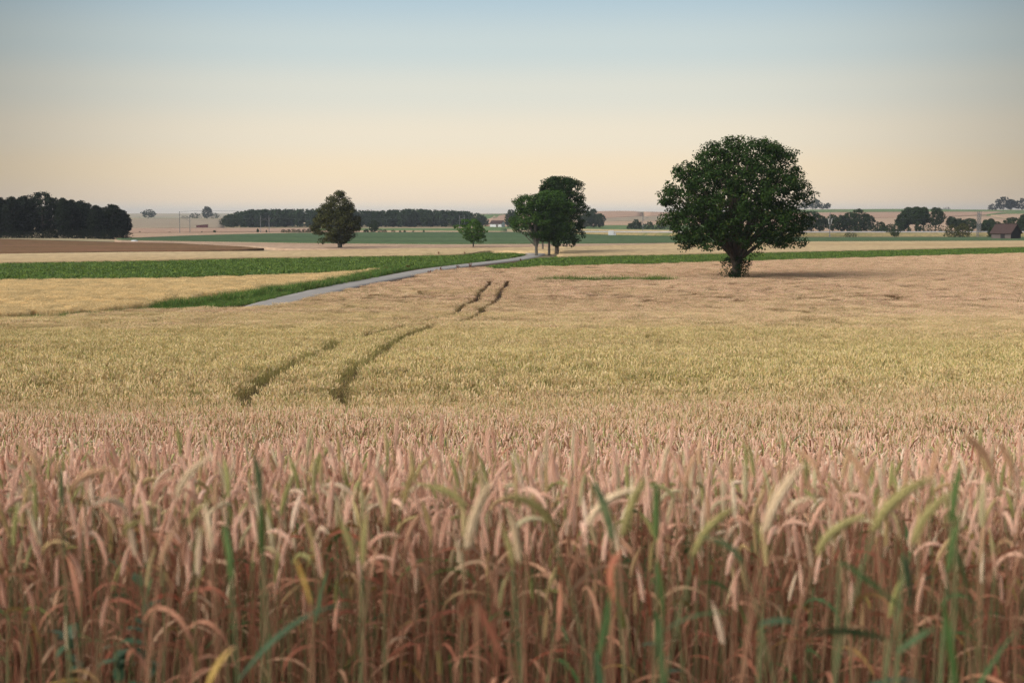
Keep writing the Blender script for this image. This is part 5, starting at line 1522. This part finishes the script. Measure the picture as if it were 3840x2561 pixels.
for lf in [
 ('bright green leaf blade running down to the right in the right third', [(3149, 2102), (3260, 2180), (3412, 2305)], 1.75, .010, 'leaf_green'),
 ('grey-green leaf blade hanging straight down in the right third', [(3385, 2075), (3410, 2180), (3416, 2305)], 1.75, .013, 'leaf_bluegreen'),
 ('fresh green leaf blade slanting at the far right', [(3588, 2055), (3612, 2150), (3642, 2271)], 1.75, .011, 'leaf_green'),
 ('broad dark green leaf lying level near the bottom right', [(3325, 2395), (3150, 2365), (3000, 2386)], 1.65, .015, 'leaf_bluegreen'),
 ('short level green leaf left of the broad dark one', [(2851, 2340), (2920, 2325), (2993, 2332)], 1.7, .009, 'leaf_bluegreen'),
 ('vivid green leaf rising from the bottom at the right', [(3590, 2600), (3560, 2400), (3534, 2237)], 1.65, .012, 'leaf_green'),
 ('dark green leaf slanting upward right of the broad level one', [(3365, 2445), (3440, 2390), (3507, 2352)], 1.7, .010, 'leaf_green'),
 ('yellow-green leaf crossing below the stout olive ear', [(2240, 2480), (2270, 2330), (2290, 2200)], 1.75, .011, 'leaf_green'),
 ('upright green leaf under the upright dark green ear', [(2484, 2298), (2475, 2180), (2457, 2068)], 1.8, .010, 'leaf_green'),
 ('blue-green blade cut by the bottom edge, right of centre', [(2260, 2620), (2245, 2520), (2230, 2434)], 1.65, .015, 'leaf_bluegreen'),
 ('rust red leaf strap slanting down near the centre bottom', [(1790, 2260), (1840, 2370), (1909, 2515)], 1.7, .012, 'leaf_red'),
 ('rust red curled leaf left of the slanting strap', [(1785, 2255), (1740, 2270), (1735, 2330)], 1.7, .012, 'leaf_red'),
 ('amber leaf slanting at the bottom of the left third', [(770, 2600), (810, 2500), (870, 2430)], 1.7, .010, 'leaf_yellow'),
 ('amber leaf beside the right of the green pair on the left', [(1165, 2260), (1130, 2150), (1105, 2090)], 1.8, .008, 'leaf_yellow'),
 ('reddish leaf bending over beneath the blue-green ear', [(2300, 2250), (2290, 2130), (2340, 2060)], 1.8, .012, 'leaf_red'),
]:
    long_leaf(*lf)

# dark leafy weeds climbing between the stalks
for lb_t, px, py, yy_ in (('dark green leafy weed climbing among the stalks in the left third', 522, 2100, 2.95), ('low dark green weed at the bottom left corner', 250, 2330, 2.75), ('small dark weed at the bottom left, right of the corner one', 430, 2400, 2.7), ('dark weed low between stalks right of the blue-green blade', 2480, 2400, 2.7)):
    rnd = random.Random(px); rx, rz = ray(px, py); x_ = float(rx) * yy_; g = float(ground(x_, yy_)); hh = float(rz) * yy_ - g
    root = empty('weed', (x_, yy_, g)); tag(root, lb_t, 'weed')
    pth = bez((0, 0, 0), (.03, 0, hh * .5), (0, 0, hh), 7)
    sb = MB(); sb.tube(pth, .0018, 5, 0, .5, False); sb.build('stem', [M['stem_green']], root)
    fo = MB()
    for k in range(26):
        f = rnd.uniform(.35, .99) * 6; i = int(f); p = pth[i].lerp(pth[min(6, i + 1)], f - i)
        blade(fo, p, rnd.uniform(0, 6.28), rnd.uniform(.03, .06), rnd.uniform(.018, .03), rnd.uniform(.1, 1.0), 1.2, 0, .5, rnd, 4, rnd.uniform(-.6, .6))
    tag(fo.build('foliage', [M['leaf_bluegreen']], root))

# the rest of the front rows: copies of modelled stalks, each a thing with stem, ear and leaf
protos = []
for k in range(16):
    a, b, c = parts_near[k]
    protos.append((a.mesh('stem', [M['stem']], True), b.mesh('ear', [M['ear']]), [q.mesh('leaf', [M['leaf']]) for q in c]))
first = {}
n_front = 0
rf = random.Random(99)
while n_front < 246:
    y_ = math.sqrt(rf.uniform(2.72 ** 2, 3.28 ** 2)) if n_front > 18 else rf.uniform(2.2, 2.7)
    x_ = rf.uniform(-1, 1) * (.37 * y_ + .05)
    k = rf.randrange(16); n_front += 1
    g = float(ground(x_, y_))
    if k not in first:
        root = empty('wheat_stalk', (x_, y_, g), rf.uniform(0, 6.28))
        for nme, me in [('stem', protos[k][0]), ('ear', protos[k][1])] + [('leaf', q) for q in protos[k][2]]:
            o = bpy.data.objects.new(nme, me); C.objects.link(o); o.parent = root
        first[k] = root
    else:
        root = copy_tree(first[k]); root.location = (x_, y_, g); root.rotation_euler = (rf.gauss(0, .04), rf.gauss(0, .04), rf.uniform(0, 6.28))
    s_ = rf.uniform(.93, 1.06); root.scale = (s_, s_, s_)
    tag(root, 'ripe pinkish tan wheat stalk in the front rows', 'wheat stalk', SG)

# ------------------------------------------------------------------ evening haze over the land
hz = MB(); hz.box((0, 2600, 2.0), (9000, 7000, 48))
hm = bpy.data.materials.new('evening_haze'); hm.use_nodes = True
ht = hm.node_tree; ht.nodes.clear()
ho_ = ht.nodes.new('ShaderNodeOutputMaterial'); hv = ht.nodes.new('ShaderNodeVolumePrincipled')
hv.inputs['Color'].default_value = (.74, .80, .90, 1); hv.inputs['Density'].default_value = 0.000105
hv.inputs['Anisotropy'].default_value = 0.2
ht.links.new(hv.outputs[0], ho_.inputs['Volume'])
tag(hz.build('haze', [hm]), 'thin blue evening haze over the far fields', 'haze', kind='stuff')
